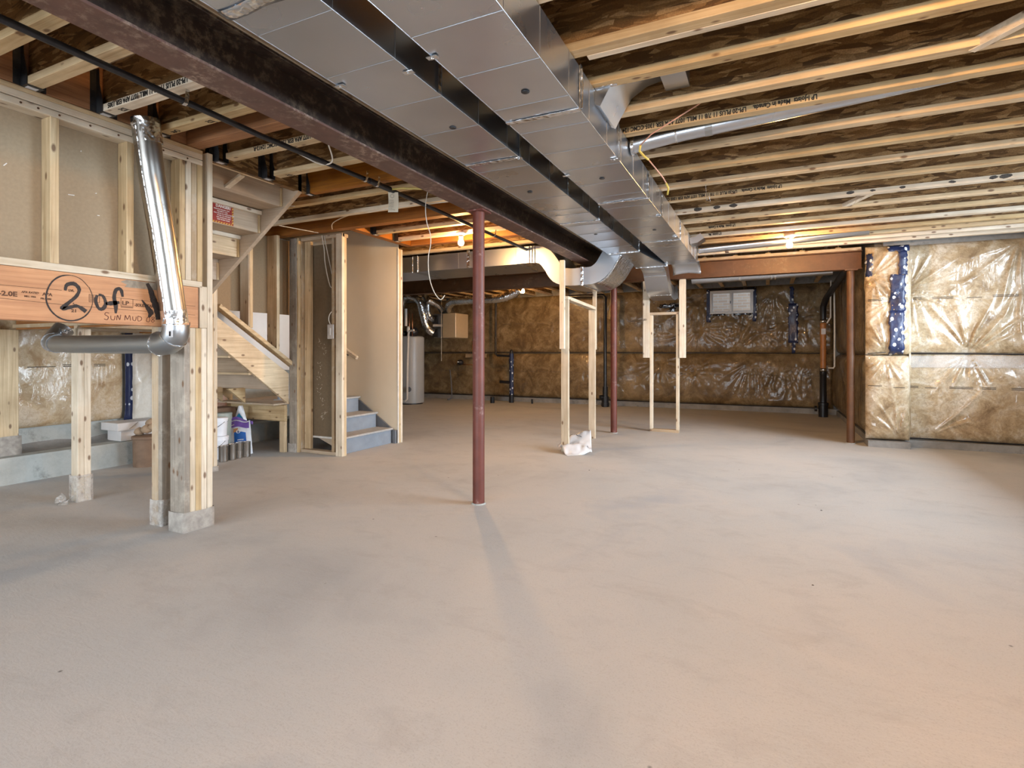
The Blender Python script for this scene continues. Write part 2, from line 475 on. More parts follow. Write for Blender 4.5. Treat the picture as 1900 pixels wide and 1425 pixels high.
# rounded mortar fillet between curb and wall
fb = MB()
def fil(u, v):
    y = -2.5+u*8.0
    w = 0.17+0.05*noise.noise(Vector((y*2.1, 0, 3)))
    h = 0.06+0.03*noise.noise(Vector((y*3.1, 5, 3)))
    a = v*PI/2
    return (-6.2+w*(1-math.sin(a)) if v > 0 else -6.2+w, y, 0.232+h*(1-math.cos(a)) if v > 0 else 0.231)
fb.grid(fil, 60, 5)
fb.build('mortar_fillet', concrete('dark'), wall_left, smooth=True)

# ---------------------------------------------------------------- ceiling: subfloor panels and joists
ceil = structure(MB().box(-9.2, 3.3, -3.2, 11.7, ZS+0.024, ZS+0.16).build('ceiling', osb('xy')))
OX = osb('xy')
first = {}
xs = [3.3, 0.9, -1.54, -3.98]
ys = [-3.2, -1.6, -0.38, 0.84, 2.06, 3.28, 4.50, 5.72, 6.94, 8.16, 9.38, 10.6, 11.7]
def panel(x0, x1, y0, y1):
    return MB().box(x0+0.0025, x1-0.0025, y0+0.0025, y1-0.0025, ZS, ZS+0.023).build('subfloor_panel', OX, ceil)
for j in range(len(ys)-1):
    sh = 1.22 if j % 2 else 0.0
    cuts = [c-sh for c in xs if c-sh > -6.0]
    if sh: cuts = [3.3]+cuts
    for a, b in zip(cuts[:-1], cuts[1:]): panel(b, a, ys[j], ys[j+1])
    last = cuts[-1]
    while last > -9.2:
        nx = max(-9.2, last-2.44)
        if not (ys[j] >= 1.9 and ys[j+1] <= 5.8 and last <= -3.9 and False): panel(nx, last, ys[j], ys[j+1])
        last = nx
WX, WY = osb('xz'), osb('yz')
def joist_x(x0, x1, yfar, kind='pine', z0=ZJ, fw=0.064, web=True):
    y0 = yfar-fw; yc = yfar-fw/2
    j = MB().box(x0, x1, yc-0.005, yc+0.005, z0+0.037, ZS-0.037).build('i_joist', WX, ceil)
    fk = R.choice(['pine', 'pine', 'pale']) if kind == 'pine' else kind
    MB().box(x0, x1, y0, yfar, z0, z0+0.038).build('flange', lumber('x', fk), j, bevel=0.002)
    MB().box(x0, x1, y0, yfar, ZS-0.038, ZS-0.001).build('flange', lumber('x', 'tan'), j, bevel=0.002)
    return j
def joist_y(y0, y1, xc, z0=ZJ):
    j = MB().box(xc-0.005, xc+0.005, y0, y1, z0+0.037, ZS-0.037).build('i_joist', WY, ceil)
    MB().box(xc-0.032, xc+0.032, y0, y1, z0, z0+0.038).build('flange', lumber('y', 'pine'), j, bevel=0.002)
    MB().box(xc-0.032, xc+0.032, y0, y1, ZS-0.038, ZS-0.001).build('flange', lumber('y', 'tan'), j)
    return j
RJ = [-2.6, -2.2, -1.8, -1.4, -1.0, -0.6, -0.2, 0.2, 0.6, 1.0, 1.42, 1.88, 2.293, 2.614, 2.986, 3.269, 3.682, 4.091, 4.475, 4.869, 5.318, 5.73, 6.132, 6.50, 6.86, 7.13, 7.40, 7.66]
right_j = []
for y in RJ: right_j.append(joist_x(-1.94, 3.1, y))
# second board nailed beside the near joist
MB().box(-0.72, 3.05, 2.293, 2.331, ZJ-0.002, ZJ+0.087).build('sister_board', lumber('x', 'pale'), ceil, bevel=0.002)
LJ = [-1.0, -0.6, -0.2, 0.2, 0.6, 0.89, 1.19, 1.43, 1.76, 2.06, 2.53, 2.92]
left_j = {}
for y in LJ: left_j[y] = joist_x(-3.30, -1.97, y)
left_j[3.58] = joist_x(-6.1, -1.97, 3.58); left_j[4.0] = joist_x(-6.1, -1.97, 4.00)
left_j[4.79] = joist_x(-3.93, -1.97, 4.79); left_j[5.18] = joist_x(-3.93, -1.97, 5.18)
for y in (5.95, 6.4, 6.85, 7.3, 7.7): joist_x(-9.1, -1.97, y)
for x in [-8.9+0.405*k for k in range(25)]: joist_y(8.02, 11.5, x)
def lvl_x(x0, x1, yfar, w=0.045): return board('lvl_beam', x0, x1, yfar-w, yfar, ZJ, ZS-0.002, ceil, 'lvl')
lvl_x(-3.38, -1.97, 2.29, 0.09)
lvl_x(-3.62, -1.97, 3.35, 0.06)
lvl_x(-6.1, -1.97, 4.45, 0.09)
lvl_x(-3.938, -1.97, 5.53, 0.09)
board('lvl_beam', -4.03, -3.94, 4.455, 5.50, ZJ, ZS-0.002, ceil, 'lvl')
board('rim_board', -3.345, -3.305, -3.0, 2.20, ZJ, ZS-0.002, ceil, 'lvl')
MB().box(-3.47, -3.42, 2.295, 3.285, ZJ, ZS-0.002).build('rim_board', WY, ceil)
# joist hangers
hm = {}
def hanger(x, yfar, fw=0.064, side=1):
    y0 = yfar-fw-0.003; y1 = yfar+0.003
    mb = MB()
    mb.box(x, x+0.055, y0, y1, ZJ-0.004, ZJ-0.0005)
    for yy, d in ((y0, -1), (y1, 1)):
        poly = [(x, ZJ-0.003), (x+0.058, ZJ-0.003), (x+0.058, ZJ+0.055), (x+0.045, ZJ+0.10), (x+0.030, ZJ+0.15), (x+0.026, ZJ+0.235), (x, ZJ+0.235)]
        mb.prism(poly, 'y', yy, yy+d*0.002)
        mb.box(x, x+0.002, yy, yy+d*0.032, ZJ, ZJ+0.235)
        for k in range(5): mb.box(x+0.002, x+0.005, yy+d*0.018, yy+d*0.026, ZJ+0.03+k*0.042, ZJ+0.038+k*0.042)
    h = mb.build('joist_hanger', HANGER, ceil)
    MB().box(x+0.008, x+0.038, y0+0.012, y1-0.014, ZJ-0.0055, ZJ-0.0042).build('hanger_sticker', flat('white_sticker', (0.6, 0.6, 0.62), 0.5), h)
for y in (1.19, 1.43, 1.76, 2.06): hanger(-3.304, y)
for y in (2.53, 2.92): hanger(-3.419, y)
hanger(-3.44, 3.35, 0.06)
hanger(-3.939, 4.79); hanger(-3.939, 5.18)
# printed lettering on the joist flanges (it reads the right way up only from the far side)
LP = 'LP I-Joists  Made in Canada.    LPI-20 PLUS 11 7/8 11 MILL 1077 APA ESR 1305 CCMC 12412-R'
def joist_print(j, yfar, x_first, size=0.030, stretch=1.0, s=LP, fw=0.064):
    # on the flange face that looks towards the camera, upside down: reads towards -X
    lettering(s, size, (x_first, yfar-fw-0.0012, ZJ+0.031), (-1, 0, 0), (0, 0, -1), j, stretch=stretch, bold=0.0012, name='lettering')
joist_print(right_j[RJ.index(3.269)], 3.269, 0.235, 0.036, 0.76)
joist_print(right_j[RJ.index(4.869)], 4.869, 0.105, 0.036, 0.74)
joist_print(right_j[RJ.index(6.132)], 6.132, -0.30, 0.036, 0.66, 'LP I-Joists  Made in Canada.')
joist_print(right_j[RJ.index(6.50)], 6.50, -0.46, 0.036, 0.66, 'LP I-Joists  Ma')
joist_print(left_j[1.76], 1.76, -2.30, 0.037, 0.9, 'Made in Canada.  LPI-20 PLUS 11 7/8 11 MILL 1077 APA ESR 1305')
joist_print(left_j[2.53], 2.53, -2.45, 0.037, 0.9, 'MILL 1077 APA ESR 1305 CCMC 12412-R')
# felt-pen marks on the undersides of the left joists
def under_mark(j, s, x, yfar, size=0.042):
    lettering(s, size, (x, yfar-0.014, ZJ-0.0012), (-1, 0, 0), (0, -1, 0), j, bold=0.0006, shear=0.2)
under_mark(left_j[1.76], 'J25', -3.10, 1.76); under_mark(left_j[2.06], 'J25', -2.82, 2.06); under_mark(left_j[2.06], 'Out', -3.12, 2.06)
under_mark(left_j[2.92], 'J25', -3.15, 2.92)
# black stains on one right-hand joist
sb = MB()
for x in (-0.95, -0.58, -0.42, -0.28, 0.62, 0.78, 0.98, 1.3, 1.55, 1.62, 1.86, 1.98, 2.12, 2.25, 2.44):
    r = 0.012+R.random()*0.014
    pts = [(x+math.cos(a)*r*1.5*(0.8+0.4*R.random()), ZJ+0.02+math.sin(a)*r*0.7*(0.8+0.4*R.random())) for a in [k*PI/5 for k in range(10)]]
    sb.prism(pts, 'y', 5.318-0.064-0.0006, 5.318-0.0635)
sb.build('black_stain', flat('stain', (0.07, 0.062, 0.055), 0.9, var=0.4, scale=80), right_j[RJ.index(5.318)])
# diagonal nailers on the subfloor between two right joists
mb = MB().beam((0.80, 2.97, ZJ+0.02), (1.10, 2.62, ZJ+0.03), 0.038, 0.05); mb.build('bridging_block', lumber('y', 'pale'), ceil, bevel=0.002)
mb = MB().beam((0.63, 5.68, ZJ+0.02), (0.80, 5.34, ZJ+0.03), 0.05, 0.03); mb.build('bridging_block', lumber('y', 'pale'), ceil, bevel=0.002)
mb = MB().beam((0.62, 1.98, ZS-0.03), (0.80, 1.70, ZS-0.03), 0.05, 0.03); mb.build('bridging_block', lumber('y', 'pale'), ceil, bevel=0.002)
# wood plates on the steel beams
board('beam_plate', -2.03, -1.87, -3.0, 7.75, 2.402, ZJ-0.001, ceil, 'tan')
board('beam_plate', -9.0, 1.05, 7.86, 8.00, 2.402, ZJ-0.001, ceil, 'tan')

# ---------------------------------------------------------------- insulation blankets under clear film
class Sheet:
    """film-covered blanket: u along the wall, v upwards, bulging along n"""
    def __init__(s, org, ud, nd, W, z0, z1, bulge, pinches, seed, edge=0.06, seams=(), rnd=0.16):
        s.rnd = rnd
        s.o = Vector(org); s.u = Vector(ud); s.n = Vector(nd); s.W = W; s.z0 = z0; s.z1 = z1
        s.bulge = bulge; s.p = pinches; s.seed = seed; s.edge = edge; s.seams = seams
    def h(s, u, z):
        tv = (z-s.z0)/(s.z1-s.z0); tu = u/s.W
        e = min(1, min(tu, 1-tu)*s.W/max(s.edge, 1e-3)); e = math.sqrt(max(0, 1-(1-e)**2))
        ev = min(1, min(tv*(s.z1-s.z0)/0.16, (1-tv)*(s.z1-s.z0)/s.rnd)); ev = math.sqrt(max(0, 1-(1-ev)**2))
        b = s.bulge*e*ev*(0.85+0.35*noise.noise(Vector((u*0.9, z*1.1, s.seed))))
        b += 0.012*noise.noise(Vector((u*3.1, z*2.3, s.seed+4)))*e*ev
        for sz in s.seams:
            b -= 0.010*math.exp(-((z-sz)/0.02)**2)
        for (pu, pz, A, n, rad, a0, a1) in s.p:
            du, dz = u-pu, z-pz; r = math.hypot(du, dz)
            if r > rad*3.2: continue
            th = math.atan2(dz, du)
            w = 1.0
            if a1 > a0:
                mid = (a0+a1)/2; half = (a1-a0)/2
                dd = abs((th-mid+PI) % (2*PI)-PI)
                w = max(0, 1-(dd/half)**2) if dd < half else 0
            k = math.exp(-((r/rad)**2)*0.55)*min(1, r/(0.16*rad))
            ph = n*th+2.2*noise.noise(Vector((th*2.0, r*1.2, s.seed+pu*7)))+0.5*r
            rid = 1-abs(math.sin(ph))
            b += 1.5*A*w*k*(rid**2.2-0.3)*(0.6+0.8*noise.noise(Vector((th*3, pu, pz+s.seed))))
            b -= A*1.2*math.exp(-(r/(0.22*rad))**2)*(1 if a1 <= a0 else 0.5)
        return b
    def pt(s, u, z, off=0.0):
        return s.o + s.u*u + s.n*(s.h(u, z)+off) + Vector((0, 0, z))
    def mesh(s, name, mat, parent, res=0.03, smooth=True, hole=None):
        nu = max(4, int(s.W/res)); nv = max(4, int((s.z1-s.z0)/res))
        mb = MB().grid(lambda a, b: tuple(s.pt(a*s.W, s.z0+b*(s.z1-s.z0))), nu, nv)
        if hole:
            inv = [hole[0] < (i % (nu+1))/nu*s.W < hole[1] and hole[2] < s.z0+(i//(nu+1))/nv*(s.z1-s.z0) < hole[3] for i in range(len(mb.v))]
            kf = [f for f in mb.f if not all(inv[i] for i in f)]
            mb.f = kf; mb.mi = [0]*len(kf)
        return mb.build(name, mat, parent, smooth=smooth)
    def strip(s, name, mat, parent, pts, w, off=0.004, step=0.05):
        """thin strip following the surface through (u,z) points"""
        mb = MB()
        L = []
        for (a, b), (c, d) in zip(pts[:-1], pts[1:]):
            n = max(1, int(math.hypot(c-a, d-b)/step))
            L += [(a+(c-a)*k/n, b+(d-b)*k/n) for k in range(n)]
        L.append(pts[-1])
        vs = []
        for i, (u, z) in enumerate(L):
            a = L[max(i-1, 0)]; b = L[min(i+1, len(L)-1)]
            t = Vector((b[0]-a[0], b[1]-a[1])).normalized(); nn = Vector((-t.y, t.x))*w/2
            for sg in (-1, 1): vs.append(s.pt(u+nn.x*sg, z+nn.y*sg, off))
        mb.add(vs, [(2*i, 2*i+1, 2*i+3, 2*i+2) for i in range(len(L)-1)])
        return mb.build(name, mat, parent, smooth=True, solid=0.002)
    def patch(s, name, mat, parent, u0, u1, z0, z1, off=0.008, jag=0.012, nu=6, nv=14, seed=0):
        def f(a, b):
            jj = (noise.noise(Vector((b*9+seed, 3.1, a*2)))*jag*2) if a in (0.0, 1.0) else 0
            jz = (noise.noise(Vector((a*9+seed, 7.1, b*2)))*jag*2) if b in (0.0, 1.0) else 0
            u = u0+(u1-u0)*a+jj; z = z0+(z1-z0)*b+jz
            return tuple(s.pt(u, z, off+0.006*noise.noise(Vector((a*5, b*12, seed)))))
        return MB().grid(f, nu, nv).build(name, mat, parent, smooth=True, solid=0.002)
STITCH = flat('printed_stitch_line', (0.085, 0.06, 0.04), 0.6, var=0.2)
SEAM = flat('dark_strapping', (0.03, 0.027, 0.03), 0.4, var=0.2)
def stitches(sheet, parent, z, u0, u1, seed=0, w=0.0075):
    rr = random.Random(seed); u = u0
    mbs = []
    while u < u1-0.1:
        L = 0.10+rr.random()*0.16
        for dz in (0, 0.016):
            if rr.random() < 0.85:
                mb = MB(); n = 5; vs = []
                for k in range(n+1):
                    uu = u+L*k/n
                    for sg in (-1, 1): vs.append(sheet.pt(uu, z+dz+sg*w/2, 0.0035))
                mbs.append((vs, n))
        u += L+0.05+rr.random()*0.09
    out = MB()
    for vs, n in mbs: out.add(vs, [(2*i, 2*i+1, 2*i+3, 2*i+2) for i in range(n)])
    o = out.build('printed_stitching', STITCH, parent); o['kind'] = 'stuff'
    return o
U = (1, 0, 0); IN = (0, -1, 0)
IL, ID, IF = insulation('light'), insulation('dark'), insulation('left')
# back wall (right), looking at the camera
bu = Sheet((1.50, 8.0, 0), U, IN, 1.62, 1.118, 2.435, 0.07, [(0.62, 1.118, 0.045, 9, 0.42, 0.35, 2.8), (1.10, 2.40, 0.035, 8, 0.55, -3.0, -0.15), (0.05, 1.9, 0.028, 9, 0.3, 0, 0), (1.1, 1.9, 0.03, 6, 0.5, -2.4, -0.8)], 1)
bl = Sheet((1.50, 8.0, 0), U, IN, 1.62, 0.085, 1.112, 0.085, [(0.62, 1.112, 0.045, 10, 0.30, -2.9, -0.2), (0.25, 0.15, 0.022, 7, 0.6, 0.1, 1.3)], 2, rnd=0.5)
b1 = bu.mesh('insulation_blanket', IL, wall_back, 0.014); b2 = bl.mesh('insulation_blanket', IL, wall_back, 0.014)
bu.strip('strapping', SEAM, wall_back, [(0.0, 1.128), (0.6, 1.122), (1.6, 1.105)], 0.016, 0.012)
stitches(bu, wall_back, 1.775, 0.03, 1.6, 3); stitches(bl, wall_back, 0.715, 0.0, 1.6, 4)
bl.strip('strapping', SEAM, wall_back, [(0.0, 0.105), (1.6, 0.095)], 0.014, 0.02)
hz = NT('clear_film_overlap'); hz.set(color=(0.80, 0.80, 0.80), rough=0.25, coat=1.0, coat_rough=0.1, alpha=0.22)
bl.patch('film_overlap', hz.m, wall_back, 0.01, 1.60, 0.955, 1.098, 0.008, 0.002, 60, 8, 61)
# boxed-out corner beside the steel post
cw = 0.445
cu = Sheet((1.085, 7.82, 0), U, IN, cw, 1.11, 2.42, 0.10, [(0.2, 1.14, 0.03, 9, 0.3, 0.2, 2.9), (0.06, 2.05, 0.03, 8, 0.3, 0, 0), (0.25, 1.75, 0.03, 7, 0.25, 0, 0)], 5, edge=0.12)
cl = Sheet((1.085, 7.82, 0), U, IN, cw, 0.09, 1.10, 0.12, [(0.32, 0.14, 0.035, 9, 0.3, 0.4, 2.8), (0.2, 1.08, 0.03, 9, 0.25, -2.9, -0.2)], 6, edge=0.12, rnd=0.4)
cu.mesh('insulation_blanket', IL, wall_back, 0.013); cl.mesh('insulation_blanket', IL, wall_back, 0.013)
stitches(cu, wall_back, 1.76, 0.02, 0.40, 7); stitches(cl, wall_back, 0.72, 0.02, 0.43, 8)
cu.strip('strapping', SEAM, wall_back, [(0.02, 1.12), (0.2, 1.14)], 0.008, 0.015)
cs = Sheet((1.52, 7.80, 0), (0, 1, 0), (1, 0, 0), 0.24, 0.09, 2.42, 0.03, [], 9)
cs.mesh('insulation_blanket', IL, wall_back, 0.03)
cu.patch('navy_tape', TAPE, wall_back, 0.215, 0.43, 2.335, 2.415, 0.012, 0.012, 8, 4, 1)
cu.patch('navy_tape', TAPE, wall_back, 0.315, 0.405, 2.05, 2.34, 0.013, 0.010, 4, 10, 2)
cu.patch('navy_tape', TAPE, wall_back, 0.235, 0.385, 1.62, 2.06, 0.015, 0.012, 6, 14, 3)
cu.patch('navy_tape', TAPE, wall_back, 0.225, 0.375, 1.115, 1.63, 0.016, 0.012, 6, 14, 4)
cu.patch('navy_tape', TAPE, wall_back, 0.000, 0.055, 2.06, 2.33, 0.014, 0.014, 4, 10, 5)
# alcove side wall
au = Sheet((1.20, 8.05, 0), (0, 1, 0), (-1, 0, 0), 3.4, 1.115, 2.42, 0.10, [(0.5, 1.9, 0.02, 7, 0.5, 0, 0)], 11)
al = Sheet((1.20, 8.05, 0), (0, 1, 0), (-1, 0, 0), 3.4, 0.09, 1.11, 0.13, [(1.5, 0.6, 0.02, 7, 0.5, 0, 0)], 12)
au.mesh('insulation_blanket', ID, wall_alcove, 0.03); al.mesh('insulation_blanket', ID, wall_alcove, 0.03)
# far wall
def fu(x): return x+9.0
fu_s = Sheet((-9.0, 11.50, 0), U, IN, 10.1, 1.125, 2.43, 0.07, [(fu(-0.55), 1.15, 0.03, 11, 0.5, 0.1, 3.0), (fu(0.30), 1.75, 0.032, 12, 0.55, -2.8, -0.4), (fu(0.1), 2.3, 0.03, 9, 0.5, -2.6, -0.5),
    (fu(-1.25), 1.62, 0.03, 9, 0.4, 0, 0), (fu(-1.3), 2.2, 0.028, 9, 0.4, 0, 0), (fu(-3.0), 2.35, 0.03, 8, 0.4, -2.6, -0.6), (fu(-0.2), 1.55, 0.02, 8, 0.4, 0, 0), (fu(0.6), 1.8, 0.025, 9, 0.4, 0, 0), (fu(-3.3), 1.4, 0.015, 8, 0.4, 0, 0)], 13)
fl_s = Sheet((-9.0, 11.50, 0), U, IN, 10.1, 0.10, 1.12, 0.13, [(fu(-0.3), 1.02, 0.04, 13, 0.45, -3.0, -0.2), (fu(0.25), 1.04, 0.04, 14, 0.5, -2.9, -0.3), (fu(0.6), 0.95, 0.035, 12, 0.45, -2.8, -0.3),
    (fu(-1.2), 1.0, 0.03, 11, 0.35, -3, -0.1), (fu(-2.0), 0.95, 0.03, 11, 0.35, 0, 0), (fu(-3.6), 1.05, 0.025, 11, 0.3, -3, -0.2), (fu(-5.7), 0.5, 0.035, 9, 0.35, 1.4, 2.5), (fu(-4.7), 0.35, 0.03, 9, 0.4, 1.4, 2.6),
    (fu(0.1), 0.35, 0.025, 9, 0.5, 0.5, 2.2), (fu(-1.35), 0.75, 0.03, 8, 0.3, 0, 0), (fu(-6.9), 0.6, 0.02, 9, 0.3, 0, 0)], 14, rnd=0.6)
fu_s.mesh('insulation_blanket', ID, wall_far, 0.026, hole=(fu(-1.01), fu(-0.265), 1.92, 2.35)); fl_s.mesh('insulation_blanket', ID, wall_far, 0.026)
fu_s.strip('strapping', SEAM, wall_far, [(0.2, 1.150), (4, 1.148), (8, 1.138), (10.0, 1.122)], 0.014, 0.02, 0.2)
fl_s.strip('strapping', SEAM, wall_far, [(0.2, 0.125), (8, 0.115), (10.0, 0.11)], 0.014, 0.03, 0.2)
stitches(fu_s, wall_far, 1.80, 0.3, 9.9, 15, 0.005); stitches(fl_s, wall_far, 0.70, 0.3, 9.9, 16, 0.005)
# tape on the far wall: round the window and down a joint
for k, (a, b, c, d) in enumerate([(-1.10, -1.02, 1.74, 2.40), (-0.255, -0.19, 1.74, 2.41), (-1.10, -0.19, 2.35, 2.41), (-0.98, -0.75, 1.87, 1.915), (-0.60, -0.28, 1.87, 1.915)]):
    fu_s.patch('black_tape', TAPE if k < 2 else flat('black_glossy_film', (0.012, 0.013, 0.018), 0.12, var=0.2, coat=1.0), wall_far, fu(a), fu(b), c, d, 0.03, 0.014, 8, 12, 20+k)
for k, (a, b, c, d) in enumerate([(0.385, 0.45, 2.05, 2.38), (0.36, 0.52, 1.32, 2.06), (0.42, 0.475, 1.12, 1.34)]):
    fu_s.patch('navy_tape', TAPE, wall_far, fu(a), fu(b), c, d, 0.03, 0.012, 5, 14, 30+k)
# left foundation wall
LU = (0, 1, 0); LN = (1, 0, 0)
ls = Sheet((-6.17, -2.9, 0), LU, LN, 6.30, 0.44, 2.42, 0.06, [(5.25, 1.45, 0.045, 9, 0.42, -2.7, -0.9), (5.35, 1.0, 0.03, 8, 0.5, 1.2, 2.4)], 41)
ls.mesh('insulation_blanket', IF, wall_left, 0.024)
stitches(ls, wall_left, 1.0, 5.2, 6.25, 42)
lw = Sheet((-6.17, 3.50, 0), LU, LN, 0.22, 0.40, 2.42, 0.04, [(0.1, 1.0, 0.02, 7, 0.4, 0, 0)], 43)
lw.mesh('insulation_blanket', insulation('white'), wall_left, 0.024)
lp = Sheet((-6.17, 3.73, 0), LU, LN, 0.9, 0.42, 2.42, 0.05, [(0.1, 0.9, 0.03, 7, 0.4, 0, 0)], 44)
lp.mesh('insulation_blanket', insulation('pink'), wall_left, 0.03)
ls.patch('navy_tape', TAPE, wall_left, 6.29, 6.38, 0.40, 1.5, 0.045, 0.003, 3, 16, 45)

# far window
w1 = structure(MB().box(-1.03, -0.245, 11.40, 11.44, 1.905, 1.94).box(-1.03, -0.245, 11.40, 11.44, 2.325, 2.36).box(-1.03, -0.995, 11.40, 11.44, 1.94, 2.325)
     .box(-0.28, -0.245, 11.40, 11.44, 1.94, 2.325).build('window_1', flat('white_vinyl', (0.62, 0.66, 0.70), 0.35, var=0.03), bevel=0.003))
VIN = flat('white_vinyl', (0.62, 0.66, 0.70), 0.35)
MB().box(-0.995, -0.28, 11.44, 11.60, 1.90, 1.94).build('window_sill', VIN, w1)
MB().box(-0.648, -0.622, 11.395, 11.435, 1.94, 2.325).build('window_mullion', VIN, w1, bevel=0.002)
for a, b in ((-0.995, -0.648), (-0.622, -0.28)):
    f = MB().box(a, b, 11.412, 11.432, 1.94, 1.962).box(a, b, 11.412, 11.432, 2.303, 2.325).box(a, a+0.02, 11.412, 11.432, 1.962, 2.303).box(b-0.02, b, 11.412, 11.432, 1.962, 2.303).build('window_sash', VIN, w1)
    g = NT('window_glass') if 'glass' not in MATS else None
    if g: g.set(color=(1, 1, 1), rough=0.0, trans=1.0, ior=1.02); MATS['glass'] = g.m
    MB().box(a+0.02, b-0.02, 11.42, 11.424, 1.962, 2.303).build('pane', MATS['glass'], f)
MB().box(-0.66, -0.645, 11.385, 11.40, 2.10, 2.15).build('window_latch', BLACK_PIPE, w1)
# brick window well outside
t = NT('tan_brick'); bv = t.coord((1, 1, 1), rand=False)
sw = t.node('ShaderNodeSeparateXYZ'); t.l.new(bv, sw.inputs[0]); cb = t.node('ShaderNodeCombineXYZ'); t.l.new(sw.outputs[0], cb.inputs[0]); t.l.new(sw.outputs[2], cb.inputs[1])
bk = t.node('ShaderNodeTexBrick'); t.l.new(cb.outputs[0], bk.inputs[0])
bk.inputs['Color1'].default_value = (0.42, 0.30, 0.22, 1); bk.inputs['Color2'].default_value = (0.52, 0.39, 0.29, 1); bk.inputs['Mortar'].default_value = (0.50, 0.47, 0.43, 1)
bk.inputs['Scale'].default_value = 1; bk.inputs['Brick Width'].default_value = 0.21; bk.inputs['Row Height'].default_value = 0.066; bk.inputs['Mortar Size'].default_value = 0.006
t.set(color=bk.outputs[0], rough=0.85)
tag(MB().box(-3.5, 3.5, 13.6, 13.8, 0.0, 5.0).build('brick_wall', t.m), 'tan brick wall of the house next door seen through the small far window', 'wall')
tag(MB().box(-3.5, 3.5, 11.76, 13.6, 1.4, 1.5).build('gravel_ground', flat('pale_gravel', (0.5, 0.47, 0.42), 0.9, scale=60)), 'pale gravel ground outside the small far window', 'ground')

# ================================================================ STEEL BEAMS AND POSTS
def ibeam_y(x, y0, y1, z0, z1, w):
    mb = MB()
    mb.box(x-w/2, x+w/2, y0, y1, z0, z0+0.012)
    mb.cur = 1
    mb.box(x-w/2, x+w/2, y0, y1, z1-0.012, z1)
    mb.box(x-0.005, x+0.005, y0, y1, z0+0.012, z1-0.012)
    return mb
BR = painted_steel('brown')
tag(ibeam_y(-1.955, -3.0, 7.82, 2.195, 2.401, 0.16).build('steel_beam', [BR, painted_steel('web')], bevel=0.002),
    'long brown painted steel I-beam running from the top left corner towards the back', 'beam')
mb = MB(); mb.box(-9.0, 1.06, 7.86, 8.00, 2.170, 2.182); mb.box(-9.0, 1.06, 7.86, 8.00, 2.389, 2.401); mb.box(-9.0, 1.06, 7.925, 7.935, 2.182, 2.389)
tag(mb.build('steel_beam', painted_steel('rust'), bevel=0.002), 'rusty brown steel beam crossing the back of the room above the alcove', 'beam')
def post(x, y, ztop, mat, label, plate=True):
    t = thing('steel_post', (x, y, 0), label, 'post')
    MB().lathe((x, y, 0), [(0.0445, 0.004), (0.0445, ztop-0.012)], 28).build('shaft', mat, t, smooth=True, autosm=40)
    MB().box(x-0.07, x+0.07, y-0.07, y+0.07, ztop-0.012, ztop-0.001).build('cap_plate', mat, t)
    MB().lathe((x, y, 0), [(0.056, 0.0), (0.052, 0.006), (0.046, 0.008)], 20).build('grout_ring', concrete('wall'), t, smooth=True)
    return t
post(-1.96, 3.56, 2.195, painted_steel('red'), 'nearest steel telepost, dusty maroon, standing in the middle of the floor')
post(-1.965, 7.53, 2.195, painted_steel('red'), 'maroon steel telepost further back between the two pale door-like frames')
post(0.945, 7.93, 2.170, painted_steel('rust'), 'rust orange steel post at the corner of the alcove beside the wrapped insulation')

# ================================================================ DUCTS
G, GD, GF, GP = galv('bright'), galv('dull'), galv('foil'), galv('pipe')
def trunk_y(label, x0, x1, z0, z1, joints, beads, dents, fin=0.006):
    t = thing('supply_duct', ((x0+x1)/2, joints[0], z0), label, 'duct', )
    for a, b in zip(joints[:-1], joints[1:]):
        mb = MB()
        # slightly oil-canned sheet metal
        nseg = [a]+[q for q in beads if a+0.03 < q < b-0.03]+[b]
        for q0, q1 in zip(nseg[:-1], nseg[1:]):
            for (p00, p10, p11, p01, n) in (((x0, z0), (x1, z0), None, None, (0, -1)),):
                def f(u, v):
                    d = 0.0035*math.sin(PI*u)*math.sin(PI*v)
                    return (x0+(x1-x0)*u, q0+(q1-q0)*v, z0+d)
                mb.grid(f, 6, 5)
            mb.grid(lambda u, v: (x1-0.003*math.sin(PI*u)*math.sin(PI*v), q0+(q1-q0)*v, z0+(z1-z0)*u), 5, 5)
            mb.grid(lambda u, v: (x0+0.003*math.sin(PI*u)*math.sin(PI*v), q0+(q1-q0)*v, z0+(z1-z0)*u), 5, 5)
        mb.add([(x0, a, z1), (x1, a, z1), (x1, b, z1), (x0, b, z1)], [(0, 1, 2, 3)])
        s = mb.build('duct_section', G, t, smooth=True, autosm=30)
        for q in [q for q in beads if a < q < b]:
            mb = MB(); r = 0.0016
            mb.tube([(x0, q, z0-0.0005), (x1, q, z0-0.0005)], r, 6); mb.tube([(x1+0.0005, q, z0), (x1+0.0005, q, z1)], r, 6); mb.tube([(x0-0.0005, q, z0), (x0-0.0005, q, z1)], r, 6)
            mb.build('bead', GD, s)
    for q in joints[1:-1]:
        MB().box(x0-0.004, x1+0.004, q-0.016, q+0.016, z0-0.005, z0-0.001).build('drive_cleat', GF, t, bevel=0.0015)
        MB().box(x1+0.001, x1+0.006, q-0.012, q+0.012, z0-0.004, z1).build('drive_cleat', GF, t, bevel=0.0015)
        MB().box(x0-0.006, x0-0.001, q-0.012, q+0.012, z0-0.004, z1).build('drive_cleat', GF, t, bevel=0.0015)
    MB().tube([(x1, joints[0], z0), (x1, joints[-1], z0)], 0.002, 6).build('corner_seam', G, t)
    MB().tube([(x0, joints[0], z0), (x0, joints[-1], z0)], 0.002, 6).build('corner_seam', G, t)
    for (dx, dy) in dents:
        o = MB().lathe((dx, dy, z0-0.004), [(0.006, 0.0), (0.016, 0.001), (0.018, 0.0035)], 16).build('round_plug', HANGER, t, smooth=True)
    return t
RX0, RX1, LX0, LX1, DZ = -1.135, -0.772, -1.612, -1.270, 2.24
